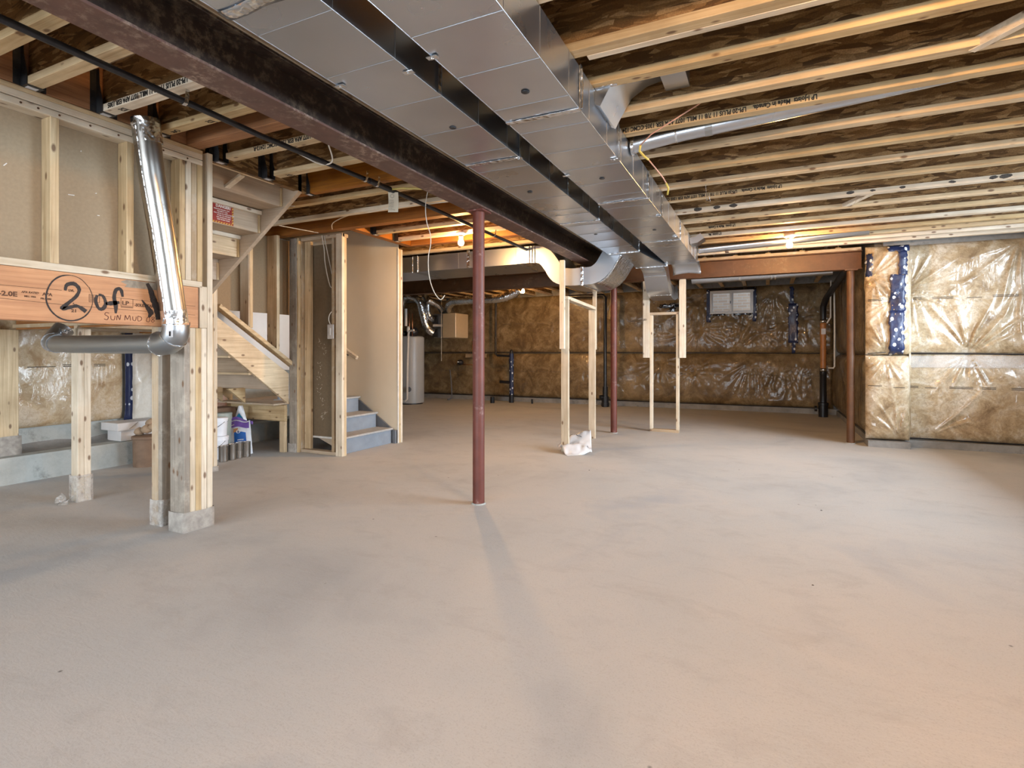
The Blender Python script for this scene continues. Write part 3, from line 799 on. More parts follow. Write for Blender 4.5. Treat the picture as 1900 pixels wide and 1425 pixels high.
rt = trunk_y('galvanized trunk duct, the right-hand one of the long pair under the joists', RX0, RX1, DZ, ZJ-0.006,
        [-3.0, -0.79, 0.78, 2.351, 3.918, 5.49, 6.97], [-2.4, -1.9, -1.4, -0.3, 0.1, 0.45, 1.24, 1.568, 1.879, 2.205, 2.497, 2.81, 3.117, 3.439, 3.742, 4.078, 4.457, 4.80, 5.15, 5.8, 6.1, 6.4, 6.7],
        [(-0.93, 2.10), (-0.95, 3.35), (-0.92, 4.95)])
lt = trunk_y('galvanized trunk duct beside the brown beam, the left-hand one of the long pair', LX0, LX1, DZ, ZJ-0.006,
        [-3.0, -0.4, 1.20, 2.783, 4.392, 5.95], [-2.4, -1.8, -1.2, 0.0, 0.4, 0.8, 1.33, 1.654, 1.978, 2.305, 2.626, 2.924, 3.252, 3.598, 3.95, 4.11, 4.5, 4.85, 5.2, 5.55],
        [(-1.40, 2.28), (-1.48, 3.42), (-1.45, 4.9)])
# foil tape on the left duct joint at the top of the picture
MB().grid(lambda u, v: (LX0-0.002+(LX1-LX0+0.004)*u, 1.175+0.05*v+0.004*math.sin(u*9), DZ-0.004-0.002*math.sin(v*PI)), 12, 4).build('foil_tape', GF, lt, smooth=True, solid=0.001)
# hanger clips and straps
def clip(t, x, y, side):
    mb = MB().box(x, x+side*0.045, y-0.012, y+0.012, DZ-0.006, DZ-0.003)
    mb.lathe((x+side*0.022, y, DZ-0.011), [(0.005, 0), (0.006, 0.002), (0.006, 0.005)], 10)
    mb.build('hanger_clip', GF, t)
def strap(t, x, y, ztop, w=0.022, side=1):
    MB().box(x, x+side*0.0015, y-w/2, y+w/2, DZ-0.006, ztop).build('hanger_strap', GF, t)
for y in (1.75, 2.79): clip(lt, LX1-0.03, y, 1)
clip(lt, LX0-0.01, 1.72, 1)
for y in (1.70, 3.19): clip(rt, RX0-0.02, y, 1)
for y in (3.04, 4.45, 5.3): clip(rt, RX1-0.04, y, 1)
for y in (2.351, 3.042, 3.918, 4.45, 5.49): strap(rt, RX1+0.007, y, ZJ-0.002)
MB().tube([(RX1+0.012, 2.35, DZ), (RX1+0.013, 2.36, DZ+0.10), (RX1+0.012, 2.352, ZJ-0.02)], 0.004, 6).build('hanger_strap', GF, rt)
for y in (1.95, 2.78, 3.6): strap(lt, LX1+0.007, y, ZJ-0.002)

# branch take-off elbow on top of the right duct going up between two joists
tb = thing('branch_takeoff', (-0.70, 2.8, ZJ), 'galvanized rectangular take-off elbow between two joists beside the right-hand duct', 'duct')
mb = MB(); mb.sweep([(-0.80, ZJ-0.06), (-0.76, ZJ+0.01), (-0.70, ZJ+0.10), (-0.60, ZJ+0.16), (-0.50, ZJ+0.18)], 0.06, 'y', 2.60, 2.90)
mb.build('elbow_body', G, tb, smooth=True, autosm=35)
MB().tube([(-0.745, 2.62, ZJ+0.0), (-0.745, 2.92, ZJ+0.0)], 0.006, 6).build('flange_bead', GF, tb)
MB().box(-0.48, -0.36, 2.62, 2.90, ZJ+0.06, ZS-0.01).build('end_cap', GD, tb)
MB().box(-0.77, -0.66, 2.585, 2.60, ZJ-0.004, ZJ+0.09).build('side_tab', GF, tb)

# round branch duct between joists
rd = thing('round_branch_duct', (0.0, 3.36, 2.40), 'long silver round branch duct hung beside the lettered joist at right', 'duct')
path = [(-0.765, 3.37, 2.425), (-0.50, 3.37, 2.452), (0.0, 3.365, 2.477), (0.4, 3.36, 2.497), (0.8, 3.35, 2.52), (1.4, 3.35, 2.56), (2.2, 3.35, 2.60)]
MB().tube(path, 0.05, 24, True).build('duct_shell', G, rd, smooth=True, autosm=50)
MB().tube([(-0.50, 3.37, 2.452), (-0.49, 3.37, 2.4525)], 0.053, 24).build('joint_ring', GF, rd)
MB().tube([(-0.745, 3.37, 2.42), (-0.765, 3.37, 2.42)], 0.058, 24).build('collar', GF, rd)
mb = MB()
for k in range(8):
    a0 = -PI*k/8; a1 = -PI*(k+1)/8
    mb.add([(-0.33, 3.367+0.0525*math.cos(a0), 2.461+0.0525*math.sin(a0)), (-0.29, 3.367+0.0525*math.cos(a0), 2.463+0.0525*math.sin(a0)),
            (-0.29, 3.367+0.0525*math.cos(a1), 2.463+0.0525*math.sin(a1)), (-0.33, 3.367+0.0525*math.cos(a1), 2.461+0.0525*math.sin(a1))], [(0, 1, 2, 3)])
mb.add([(-0.33, 3.315, 2.461), (-0.29, 3.315, 2.463), (-0.29, 3.272, 2.50), (-0.33, 3.272, 2.50)], [(0, 1, 2, 3)])
mb.build('hanger_strap', GD, rd, solid=0.0015)
# small branch further back
rd2 = thing('round_branch_duct', (-0.3, 7.0, 2.42), 'thin grey round duct tucked between the far joists behind the right bulb', 'duct')
MB().tube([(-0.76, 6.99, 2.40), (0.2, 6.99, 2.43), (1.0, 6.99, 2.47)], 0.05, 16).build('duct_shell', G, rd2, smooth=True, autosm=50)
MB().box(-0.46, -0.42, 6.935, 7.045, 2.345, 2.35).build('hanger_strap', GF, rd2)
tb2 = thing('branch_takeoff', (-0.68, 6.45, ZJ), 'small square sheet metal take-off at the far end of the right-hand duct', 'duct')
MB().sweep([(-0.77, ZJ-0.08), (-0.70, ZJ-0.07), (-0.64, ZJ-0.03)], 0.035, 'y', 6.20, 6.38).build('elbow_body', G, tb2)

# big plenum duct crossing at the back left, and its gooseneck under the beam
pl = thing('return_duct', (-4.7, 6.0, 2.22), 'wide galvanized duct running crosswise at the back left, lit by the bulb', 'duct')
for a, b in zip([-8.6, -7.2, -5.75, -4.27, -2.78][:-1], [-8.6, -7.2, -5.75, -4.27, -2.78][1:]):
    MB().box(a, b, 6.0, 6.72, 2.215, 2.425).build('duct_section', G, pl, bevel=0.003)
for q in (-7.2, -5.75, -4.27):
    MB().box(q-0.045, q+0.045, 5.994, 6.726, 2.210, 2.43).build('drive_cleat', GD, pl, bevel=0.002)
    MB().tube([(q-0.04, 5.992, 2.21), (q-0.04, 5.992, 2.43)], 0.005, 6).build('bead', GF, pl)
    MB().tube([(q+0.04, 5.992, 2.21), (q+0.04, 5.992, 2.43)], 0.005, 6).build('bead', GF, pl)
for q in (-6.3, -5.0, -3.6, -3.2):
    MB().tube([(q, 5.999, 2.22), (q, 5.999, 2.42)], 0.002, 5).build('bead', G, pl)
for q in (-5.3, -3.45): MB().box(q-0.02, q+0.02, 5.99, 5.993, 2.215, 2.46).build('hanger_strap', GF, pl)
gn = thing('gooseneck_duct', (-2.0, 6.0, 1.85), 'curved galvanized gooseneck duct dipping under the brown beam', 'duct')
def smoothpath(pts, n=5):
    out = []
    P = [Vector(p) for p in pts]
    for i in range(len(P)-1):
        p0 = P[max(i-1, 0)]; p1 = P[i]; p2 = P[i+1]; p3 = P[min(i+2, len(P)-1)]
        for k in range(n):
            t_ = k/n
            out.append(0.5*((2*p1)+(p2-p0)*t_+(2*p0-5*p1+4*p2-p3)*t_*t_+(3*p1-p0-3*p2+p3)*t_**3))
    out.append(P[-1]); return out
gp = smoothpath([(-2.78, 2.32), (-2.55, 2.32), (-2.42, 2.29), (-2.33, 2.19), (-2.24, 2.06), (-2.10, 2.02), (-1.93, 2.02)], 5)
MB().sweep(gp, 0.10, 'y', 6.0, 6.72).build('s_bend', G, gn, smooth=True, autosm=40)
for q in (-2.60, -2.565, -2.53): MB().tube([(q, 5.994, 2.215), (q, 5.994, 2.425)], 0.005, 6).build('bead', GF, gn)
# right half: from under the beam up and round into the left trunk
gp2 = smoothpath([(-1.93, 2.02), (-1.80, 2.03), (-1.70, 2.10), (-1.62, 2.22), (-1.55, 2.32), (-1.44, 2.335)], 5)
MB().sweep(gp2, [0.10]*len(gp2), 'y', 6.0, 6.72).build('s_bend', G, gn, smooth=True, autosm=40)
MB().box(-1.955, -1.925, 5.99, 6.73, 1.91, 2.13).build('drive_cleat', GF, gn, bevel=0.003)
fo = []
for k in range(5, 22):
    q = gp2[k]; d = (gp2[k+1]-gp2[k-1]).normalized(); nn = Vector((-d.y, d.x)); a = q-nn*0.1025
    fo.append((a.x, a.y))
MB().grid(lambda u, v: (fo[int(round(u*16))][0], 6.02+0.68*v, fo[int(round(u*16))][1]-0.003*abs(math.sin(u*9+v*5))), 16, 8).build('foil_wrap', GF, gn, smooth=True, solid=0.0015)
for k in (8, 16):
    q = gp2[k]; d = (gp2[k+1]-gp2[k-1]).normalized(); nn = Vector((-d.y, d.x))
    a = q-nn*0.104; MB().tube([(a.x, 6.0, a.y), (a.x, 6.72, a.y)], 0.004, 6).build('bead', GF, gn)
# transition box that joins both trunks
tr = thing('duct_transition', (-1.2, 6.2, DZ), 'flared sheet metal transition joining the two trunk ducts near the back', 'duct')
MB().add([(LX0, 5.95, DZ), (LX1, 5.95, DZ), (-1.14, 6.95, DZ-0.02), (-1.52, 6.95, DZ-0.02), (LX0, 5.95, ZJ-0.006), (LX1, 5.95, ZJ-0.006), (-1.14, 6.95, ZJ-0.006), (-1.52, 6.95, ZJ-0.006)],
    [(0,3,2,1),(4,5,6,7),(0,1,5,4),(1,2,6,5),(2,3,7,6),(3,0,4,7)]).build('transition_body', G, tr, bevel=0.003)
MB().box(LX0-0.006, LX1+0.008, 5.935, 5.96, DZ-0.008, ZJ-0.004).build('drive_cleat', GF, tr, bevel=0.003)
MB().box(-1.53, -1.13, 6.94, 6.965, DZ-0.028, ZJ-0.004).build('drive_cleat', GF, tr, bevel=0.003)
g2 = thing('gooseneck_duct', (-1.35, 7.4, 1.85), 'curved galvanized gooseneck dropping under the rusty cross beam', 'duct')
gp3 = smoothpath([(6.96, 2.33), (7.15, 2.32), (7.32, 2.27), (7.45, 2.15), (7.58, 2.04), (7.8, 1.99), (8.05, 1.99), (8.3, 2.05)], 5)
MB().sweep(gp3, 0.095, 'x', -1.50, -1.20).build('s_bend', G, g2, smooth=True, autosm=40)
MB().tube([(-1.50, gp3[12][0]-0.06, gp3[12][1]-0.075), (-1.20, gp3[12][0]-0.06, gp3[12][1]-0.075)], 0.005, 6).build('bead', GF, g2)
MB().box(-1.505, -1.195, 7.62, 7.66, 1.925, 1.93).build('drive_cleat', GF, g2)
# curved end vane of the right trunk
MB().grid(lambda u, v: (-1.10+0.34*u, 6.98+0.22*math.sin(v*PI/2), DZ+0.02-0.13*(1-math.cos(v*PI/2))+0.02*math.sin(u*PI)), 8, 8).build('end_vane', G, rt, smooth=True, solid=0.002)
MB().box(RX0, RX1, 6.965, 6.975, DZ, ZJ-0.01).build('end_cap', G, rt)

# round silver pipe behind the cross beam
rp = thing('round_duct', (-0.3, 8.3, 2.16), 'silver round duct running along the back of the rusty cross beam', 'duct')
MB().tube([(-1.0, 8.30, 2.215), (0.0, 8.30, 2.225), (0.78, 8.25, 2.235)], 0.075, 20).build('duct_shell', G, rp, smooth=True, autosm=50)
for x in (-0.35, 0.05, 0.1): MB().tube([(x-0.012, 8.30, 2.222), (x+0.012, 8.30, 2.222)], 0.08, 20).build('joint_ring', GF, rp)

# ---------------------------------------------------------------- six inch pipe in front of the header
vp = thing('round_metal_pipe', (-3.2, 1.97, 1.2), 'shiny round metal pipe dropping to an elbow in front of the orange header', 'pipe')
ax = [(-3.2, 1.882, 2.45), (-3.2, 1.925, 2.14), (-3.2, 1.979, 1.839), (-3.2, 2.03, 1.50), (-3.2, 2.055, 1.33)]
MB().tube(ax, 0.068, 32).build('pipe_shell', GP, vp, smooth=True, autosm=50)
mb = MB()
for k in range(5):
    pass
MB().tube([(p[0]+0.02, p[1]-0.066, p[2]) for p in ax], 0.003, 6).build('lock_seam', GF, vp)
MB().tube([(-3.2, 2.047, 1.385), (-3.2, 2.058, 1.305)], 0.0705, 32).build('foil_band', GF, vp, smooth=True, autosm=50)
MB().tube([(-3.2, 1.885, 2.46), (-3.2, 1.905, 2.33)], 0.072, 32).build('foil_band', GF, vp, smooth=True, autosm=50)
MB().tube([(-3.155, 1.80, 2.37), (-3.15, 1.785, 2.385), (-3.14, 1.80, 2.405)], 0.008, 6).build('foil_scrap', GF, vp)
# elbow of three gores
eb = smoothpath([(-3.2, 1.30), (-3.205, 1.245), (-3.24, 1.205), (-3.30, 1.19), (-3.36, 1.188)], 4)
MB().tube([(p.x, 2.062, p.y) for p in eb], 0.072, 28).build('elbow', GD, vp, smooth=True, autosm=50)
for k in (0, 6, 15):
    p = eb[k]; q = eb[min(k+1, len(eb)-1)]
    d = (q-p).normalized()
    MB().tube([(p.x, 2.062, p.y), (p.x+d.x*0.006, 2.062, p.y+d.y*0.006)], 0.0755, 28).build('elbow_rib', GF, vp)
MB().box(-3.155, -3.118, 1.9905, 1.9925, 1.222, 1.262).build('label_sticker', flat('white_sticker', (0.7, 0.7, 0.72), 0.5), vp)
mb = MB()
for k in range(7): mb.box(-3.151+k*0.0025, -3.1499+k*0.0025, 1.9895, 1.9905, 1.228, 1.256)
mb.build('printed_bars', INK, vp)
hp = [(-3.34, 2.062, 1.188), (-3.8, 2.055, 1.186), (-4.3, 2.06, 1.19), (-4.52, 2.07, 1.195)]
MB().tube(hp, 0.060, 28).build('pipe_shell', GD, vp, smooth=True, autosm=50)
MB().tube([(-4.52, 2.07, 1.195), (-4.62, 2.09, 1.21), (-4.68, 2.14, 1.25), (-4.69, 2.19, 1.31)], 0.066, 24).build('elbow', GD, vp, smooth=True, autosm=50)
MB().tube([(-4.60, 2.083, 1.205), (-4.607, 2.086, 1.207)], 0.070, 24).build('elbow_rib', GF, vp)
mb = MB()
for k in range(9):
    a = R.random()*6; mb.tube([(-4.62+0.12*R.random(), 2.12+0.05*R.random(), 1.275+0.03*R.random()), (-4.66+0.14*R.random(), 2.14, 1.285+0.03*R.random()), (-4.72+0.16*R.random(), 2.15, 1.27+0.03*R.random())], 0.006, 5)
mb.build('crumpled_foil', GF, vp)

# ---------------------------------------------------------------- black gas pipe
gp_ = thing('gas_pipe', (-2.63, 1.0, 2.36), 'thin black iron pipe strapped under the left joists', 'pipe')
MB().tube([(-2.56, -2.0, 2.385), (-2.60, 1.0, 2.385), (-2.645, 2.2, 2.385), (-2.63, 3.2, 2.39), (-2.63, 4.3, 2.385), (-2.64, 6.0, 2.385)], 0.0165, 14).build('pipe_run', GAS_PIPE, gp_, smooth=True, autosm=50)
MB().tube([(-2.63, 3.12, 2.39), (-2.63, 3.36, 2.39)], 0.022, 14).build('coupling', GAS_PIPE, gp_, smooth=True, autosm=50)
MB().tube([(-2.63, 3.36, 2.39), (-2.55, 3.40, 2.40), (-2.35, 3.50, 2.395), (-2.10, 3.60, 2.41)], 0.008, 8).build('flexible_yellow_line', flat('yellow_line', (0.52, 0.42, 0.12), 0.4), gp_, smooth=True)
def pstrap(y, x):
    mb = MB()
    pts = [(x+0.03, ZJ-0.002), (x+0.026, 2.40), (x+0.018, 2.372), (x, 2.365), (x-0.02, 2.372)]
    for (a, b), (c, d) in zip(pts[:-1], pts[1:]): mb.add([(a, y-0.010, b), (a, y+0.010, b), (c, y+0.010, d), (c, y-0.010, d)], [(0, 1, 2, 3)])
    mb.build('perforated_strap', GF, gp_, solid=0.0015)
pstrap(1.735, -2.63); pstrap(3.07, -2.63); pstrap(3.2, -2.63); pstrap(5.1, -2.63)
tg = thing('paper_tag', (-2.60, 3.42, 2.23), 'cream paper tag with faint print hanging from the black pipe', 'tag')
fw = Vector((math.cos(math.radians(25.3)), math.sin(math.radians(25.3)), 0))
c0 = Vector((-2.63, 3.40, 2.225)); w_, h_ = 0.078, 0.155
mb = MB().grid(lambda u, v: tuple(c0+fw*w_*(u-0.5)+Vector((0, 0.006*math.sin(v*3), h_*v))), 4, 6)
mb.build('card', flat('cream_card', (0.62, 0.56, 0.44), 0.7, var=0.04), tg, solid=0.001)
for k, s_ in enumerate(['NOTICE', 'gas piping', 'tested at', '15 psi for', '24 hours.', 'do not', 'remove tag']):
    lettering(s_, 0.011, c0+fw*(-0.030)+Vector((0.001, -0.012, 0.085-k*0.012)), fw, (0, 0, 1), tg, flat('grey_ink', (0.25, 0.22, 0.18), 0.8), name='lettering')
MB().tube([tuple(c0+fw*(0.014*math.cos(a))+Vector((0, -0.012, 0.122+0.014*math.sin(a)))) for a in [k*PI/8 for k in range(17)]], 0.0012, 5).build('printed_ring', flat('grey_ink', (0.25, 0.22, 0.18), 0.8), tg)
MB().tube([tuple(c0+Vector((0, 0, h_-0.005))), (-2.63, 3.39, 2.40)], 0.0015, 5).build('tie_string', WHITE_PVC, tg)

# ================================================================ WIRING
CABLE = flat('white_cable_sheath', (0.66, 0.62, 0.54), 0.5, var=0.04)
def cable(pts, label, r=0.004, mat=None, grp=None):
    p3 = []
    P = [Vector(p) for p in pts]
    for i in range(len(P)-1):
        a = P[max(i-1, 0)]; b = P[i]; c = P[i+1]; d = P[min(i+2, len(P)-1)]
        for k in range(6):
            t_ = k/6; p3.append(0.5*((2*b)+(c-a)*t_+(2*a-5*b+4*c-d)*t_*t_+(3*b-a-3*c+d)*t_**3))
    p3.append(P[-1])
    return tag(MB().tube(p3, r, 8).build('electric_cable', mat or CABLE, smooth=True), label, 'cable', grp)
cable([(-2.343, 3.53, 2.442), (-2.343, 3.46, 2.38), (-2.348, 3.43, 2.24), (-2.33, 3.42, 2.12), (-2.30, 3.42, 2.03), (-2.295, 3.42, 1.95), (-2.315, 3.42, 1.86), (-2.31, 3.42, 1.72), (-2.27, 3.42, 1.60), (-2.21, 3.42, 1.53), (-2.17, 3.42, 1.56)],
      'white cable dangling from the joists in front of the back left duct', 0.0035)
cable([(-2.75, 2.42, 2.44), (-2.70, 2.55, 2.40), (-2.66, 2.68, 2.375), (-2.58, 2.70, 2.39), (-2.52, 2.60, 2.46)], 'loop of white cable over the black pipe beside the brown beam', 0.005)
cable([(-4.16, 4.35, 2.44), (-4.0, 4.2, 2.46), (-3.7, 4.10, 2.48), (-3.3, 3.95, 2.435), (-3.0, 3.92, 2.43), (-2.4, 3.95, 2.425)], 'white cable sagging along the dark header above the cream drywall', 0.0045)
cable([(-4.52, 3.98, 2.436), (-4.48, 4.2, 2.44), (-4.42, 4.42, 2.44)], 'short white cable end crossing the joists above the closet framing', 0.0045)
cable([(-4.05, 3.32, 2.435), (-3.98, 3.40, 2.425), (-3.9, 3.42, 2.43), (-3.78, 3.50, 2.43)], 'short white cable beside the top of the stair stringer', 0.0045)
YC = flat('yellow_sleeve', (0.58, 0.46, 0.10), 0.45)
wc = thing('thermostat_wire', (-0.6, 3.2, 2.4), 'pink and yellow wires drooping beside the right-hand duct', 'cable')
def sp3(pts): return [Vector(p) for p in pts]
MB().tube([(-0.10, 3.09, 2.74), (-0.18, 3.09, 2.56), (-0.42, 3.10, 2.45), (-0.60, 3.13, 2.38), (-0.665, 3.15, 2.335)], 0.004, 7).build('pink_wire', flat('pink_wire', (0.55, 0.30, 0.22), 0.4), wc, smooth=True)
MB().tube([(-0.665, 3.15, 2.335), (-0.675, 3.17, 2.31), (-0.65, 3.19, 2.28), (-0.63, 3.21, 2.265)], 0.007, 7).build('yellow_sleeve', YC, wc, smooth=True)
MB().tube([(-0.63, 3.21, 2.265), (-0.60, 3.30, 2.23), (-0.575, 3.38, 2.20), (-0.565, 3.42, 2.18)], 0.004, 7).build('pink_wire', flat('pink_wire', (0.55, 0.30, 0.22), 0.4), wc, smooth=True)
MB().tube([(-0.565, 3.42, 2.18), (-0.555, 3.45, 2.155), (-0.565, 3.47, 2.12)], 0.006, 7).build('yellow_sleeve', YC, wc, smooth=True)

# ---------------------------------------------------------------- bare bulbs
BULB2 = NT('lit_bulb_brighter'); BULB2.set(color=(1, 0.8, 0.5), emit=(1.0, 0.50, 0.14), estr=BULB_STRENGTH*1.9)
BULB = NT('lit_bulb'); BULB.set(color=(1, 0.8, 0.5), emit=(1.0, 0.54, 0.19), estr=BULB_STRENGTH)
def bulb(x, y, label, mat=None):
    t = thing('ceiling_light', (x, y, 2.27), label, 'lamp')
    MB().lathe((x, y, 2.412), [(0.055, 0.028), (0.058, 0.012), (0.040, 0.0)], 20).build('holder_base', WHITE_PVC, t, smooth=True, autosm=40)
    MB().lathe((x, y, 2.372), [(0.022, 0), (0.026, 0.02), (0.030, 0.042)], 16).build('socket', WHITE_PVC, t, smooth=True)
    prof = [(0.004, 0.0), (0.018, 0.003), (0.028, 0.013), (0.0325, 0.028), (0.030, 0.044), (0.021, 0.060), (0.014, 0.072), (0.013, 0.082)]
    MB().lathe((x, y, 2.298), prof, 16).build('bulb_glass', (mat or BULB).m, t, smooth=True)
bulb(-3.01, 5.07, 'lit bare bulb under the left joists beside the maroon post')
bulb(0.224, 6.75, 'lit bare bulb under the right joists in front of the rusty cross beam')
bulb(1.15, 1.35, 'lit bare bulb under the nearest right joists, above the frame', BULB2)
bulb(-4.3, 9.6, 'lit bare bulb in the back utility area under the far joists')
pc = thing('pull_chain', (-0.41, 4.43, 2.30), 'thin bead chain hanging between two right joists', 'chain')
mb = MB()
for k in range(14): mb.lathe((-0.435+0.0007*k, 4.44, 2.47-0.012*k), [(0.001, 0), (0.0035, 0.003), (0.001, 0.007)], 6)
mb.build('bead_row', GF, pc); 
MB().tube([(-0.43, 4.44, 2.33), (-0.40, 4.45, 2.30), (-0.41, 4.44, 2.36)], 0.0015, 5).build('loose_end', GF, pc)

# ================================================================ LEFT: HEADER, POSTS AND STUD WALL
XF = -3.30
wl = structure(MB().box(-3.425, -3.392, -3.0, 2.16, 1.60, 2.35).build('wall_stair_side', DRY_BACK))
board('bottom_plate', -3.392, XF, -3.0, 2.30, 1.552, 1.590, wl, 'pale')
board('top_plate', -3.392, XF, -3.0, 2.302, 2.338, 2.372, wl, 'pale')
board('top_plate', -3.392, XF, -3.0, 2.302, 2.394-0.018, 2.412, wl, 'pale')
board('top_plate', -3.392, XF+0.001, -3.0, 2.302, 2.4125, 2.436, wl, 'pine')
for y in (-2.3, -1.9, -1.5, -1.1, -0.7, -0.3, 0.1, 0.5, 0.9, 1.482, 1.845):
    board('stud', -3.390, XF-0.001, y, y+0.038, 1.590, 2.338, wl, 'pine')
for k in range(4): board('stud', -3.390, XF+0.0015*(k % 2), 2.150+0.038*k, 2.150+0.038*k+0.0365, 1.590, 2.338, wl, ['pine', 'pale', 'tan', 'pine'][k])
# nail heads on the plate
mb = MB()
for y in (1.36, 1.43, 1.52, 1.66, 1.80, 2.05, 2.2): mb.tube([(XF+0.001, y, 2.355), (XF+0.003, y, 2.355)], 0.0055, 8)
mb.build('knot', flat('knot_brown', (0.10, 0.045, 0.018), 0.7), wl)
mb = MB()
for (y, z, a, l) in ((1.33, 2.05, 0.9, 0.02), (1.60, 1.98, 0.1, 0.03), (1.73, 2.02, 0.4, 0.008), (1.74, 1.9, 0.1, 0.012), (1.66, 2.23, 1.2, 0.006)):
    mb.beam((-3.390, y, z), (-3.390, y+l*math.cos(a), z+l*math.sin(a)), 0.004, 0.004)
mb.build('plaster_splash', flat('white_splash', (0.75, 0.74, 0.72), 0.8), wl)

hd = thing('engineered_header', (-3.345, 0, 1.289), 'orange laminated header beam with black spray-painted 2 of 21 and handwriting', 'beam')
lv = MB().box(-3.343, XF, -3.0, 2.272, 1.291, 1.550).build('laminated_ply', lumber('y', 'lvlw'), hd, bevel=0.002)
MB().box(-3.388, -3.345, -3.0, 2.272, 1.291, 1.548).build('laminated_ply', lumber('y', 'lvlw'), hd, bevel=0.002)
FX = XF+0.0008
def hl(s, y, z, size, bold=0.0, stretch=1.0, mat=None, shear=0): lettering(s, size, (FX, y, z), (0, 1, 0), (0, 0, 1), hd, mat, bold, stretch, shear)
INKB = flat('brown_ink', (0.085, 0.032, 0.014), 0.8, var=0.2)
SPRAY = flat('black_spray_paint', (0.028, 0.019, 0.016), 0.7, var=0.5, scale=50)
PLATE = flat('header_print', (0.11, 0.05, 0.025), 0.8)
hl('-2.0E', 1.275, 1.405, 0.032, 0.0012, 1.1, PLATE)
hl('APA RATED', 1.362, 1.425, 0.014, 0.0004, 0.95, PLATE, 0.3); hl('MILL 1066', 1.374, 1.406, 0.011, 0.0004, 1, PLATE)
hl('APA', 1.448, 1.420, 0.022, 0.0008, 1, PLATE); hl('PR-L280', 1.440, 1.400, 0.012, 0.0006, 1.1, PLATE)
hl('LVL', 1.560, 1.452, 0.016, 0.001, 1, PLATE); hl('21', 1.572, 1.345, 0.022, 0.001, 1.2, PLATE); hl('A', 1.578, 1.385, 0.014, 0.0004, 1, PLATE)
hl('LP', 1.818, 1.404, 0.030, 0.0008, 1.25, PLATE); hl('-SOLIDSTART', 1.886, 1.400, 0.023, 0.001, 0.85, PLATE)
mb = MB()
def rect(y0, y1, z0, z1, w=0.002):
    for a, b, c, d in ((y0, y1, z0, z0+w), (y0, y1, z1-w, z1), (y0, y0+w, z0, z1), (y1-w, y1, z0, z1)): mb.box(FX-0.0005, FX+0.0003, a, b, c, d)
rect(1.812, 1.878, 1.396, 1.440); mb.box(FX-0.0005, FX+0.0003, 1.812, 1.878, 1.388, 1.392)
rect(1.654, 1.706, 1.404, 1.446)
for k in range(7): mb.box(FX-0.0005, FX+0.0003, 1.660, 1.678, 1.409+k*0.005, 1.4112+k*0.005)
mb.build('printed_frame', PLATE, hd)
mb = MB()
for (y0, z0, y1, z1) in ((1.262, 1.455, 1.53, 1.455), (1.262, 1.392, 1.56, 1.380), (1.56, 1.380, 2.25, 1.372), (1.70, 1.443, 2.25, 1.428)):
    mb.beam((FX-0.0006, y0, z0), (FX-0.0006, y1, z1), 0.002, 0.002)
mb.build('ply_crack', PLATE, hd)
def stroke(pts, w):
    m_ = MB(); P = [Vector(p) for p in pts]; Q = []
    for i in range(len(P)-1):
        a = P[max(i-1, 0)]; b = P[i]; c = P[i+1]; d = P[min(i+2, len(P)-1)]
        for k in range(8):
            t_ = k/8; Q.append(0.5*((2*b)+(c-a)*t_+(2*a-5*b+4*c-d)*t_*t_+(3*b-a-3*c+d)*t_**3))
    Q.append(P[-1]); vs = []
    for i, q in enumerate(Q):
        a = Q[max(i-1, 0)]; b = Q[min(i+1, len(Q)-1)]
        t_ = Vector((b.x-a.x, b.y-a.y)); t_ = t_.normalized() if t_.length else Vector((1, 0))
        n_ = Vector((-t_.y, t_.x))*w*0.5*q.z*(0.9+0.25*noise.noise(Vector((i*0.7, 3, q.x*9))))
        vs += [(FX+0.0006, q.x-n_.x, q.y-n_.y), (FX+0.0006, q.x+n_.x, q.y+n_.y)]
    m_.add(vs, [(2*i, 2*i+1, 2*i+3, 2*i+2) for i in range(len(Q)-1)])
    return m_
def spray(pts, w, name='spray_mark', mat=SPRAY): return stroke(pts, w).build(name, mat, hd, solid=0.0004)
cy, cz, ry, rz = 1.567, 1.418, 0.102, 0.119
spray([(cy+ry*math.cos(a)*(1.0 if a < 3 else 1.03), cz+rz*math.sin(a), 0.40 if math.cos(a) > -0.2 and math.sin(a) > -0.6 else 1.0) for a in [0.6+k*2*PI/14 for k in range(15)]], 0.008)
spray([(1.545, 1.455, 0.7), (1.553, 1.485, 1), (1.585, 1.494, 1.2), (1.608, 1.468, 1.0), (1.595, 1.43, 0.9), (1.560, 1.392, 1.0), (1.533, 1.362, 1.3), (1.565, 1.368, 1), (1.60, 1.378, 1.0), (1.640, 1.352, 1.2)], 0.019)
spray([(1.694, 1.445, 0.9), (1.686, 1.415, 1.1), (1.70, 1.375, 1), (1.722, 1.374, 1.2), (1.735, 1.405, 1.0), (1.722, 1.442, 0.9), (1.70, 1.448, 0.8)], 0.017)
spray([(1.822, 1.448, 0.7), (1.812, 1.488, 1), (1.788, 1.484, 1.1), (1.778, 1.44, 1.1), (1.786, 1.395, 1.3), (1.786, 1.352, 0.6)], 0.019)
spray([(1.735, 1.402, 0.9), (1.77, 1.408, 1.4), (1.805, 1.415, 0.8)], 0.020)
spray([(1.925, 1.44, 0.3), (1.955, 1.40, 1.2), (1.975, 1.37, 1.8), (1.965, 1.34, 0.5)], 0.020)
spray([(1.955, 1.54, 1.0), (1.975, 1.50, 1.6), (1.99, 1.45, 2.0), (2.01, 1.40, 2.2), (2.02, 1.33, 1.5)], 0.020)
INKH = flat('marker_ink', (0.10, 0.022, 0.012), 0.7)
def hand(pts): spray([(1.727+(y-1.818)*1.06, z, 1) for y, z in pts], 0.0035, 'handwriting', INKH)
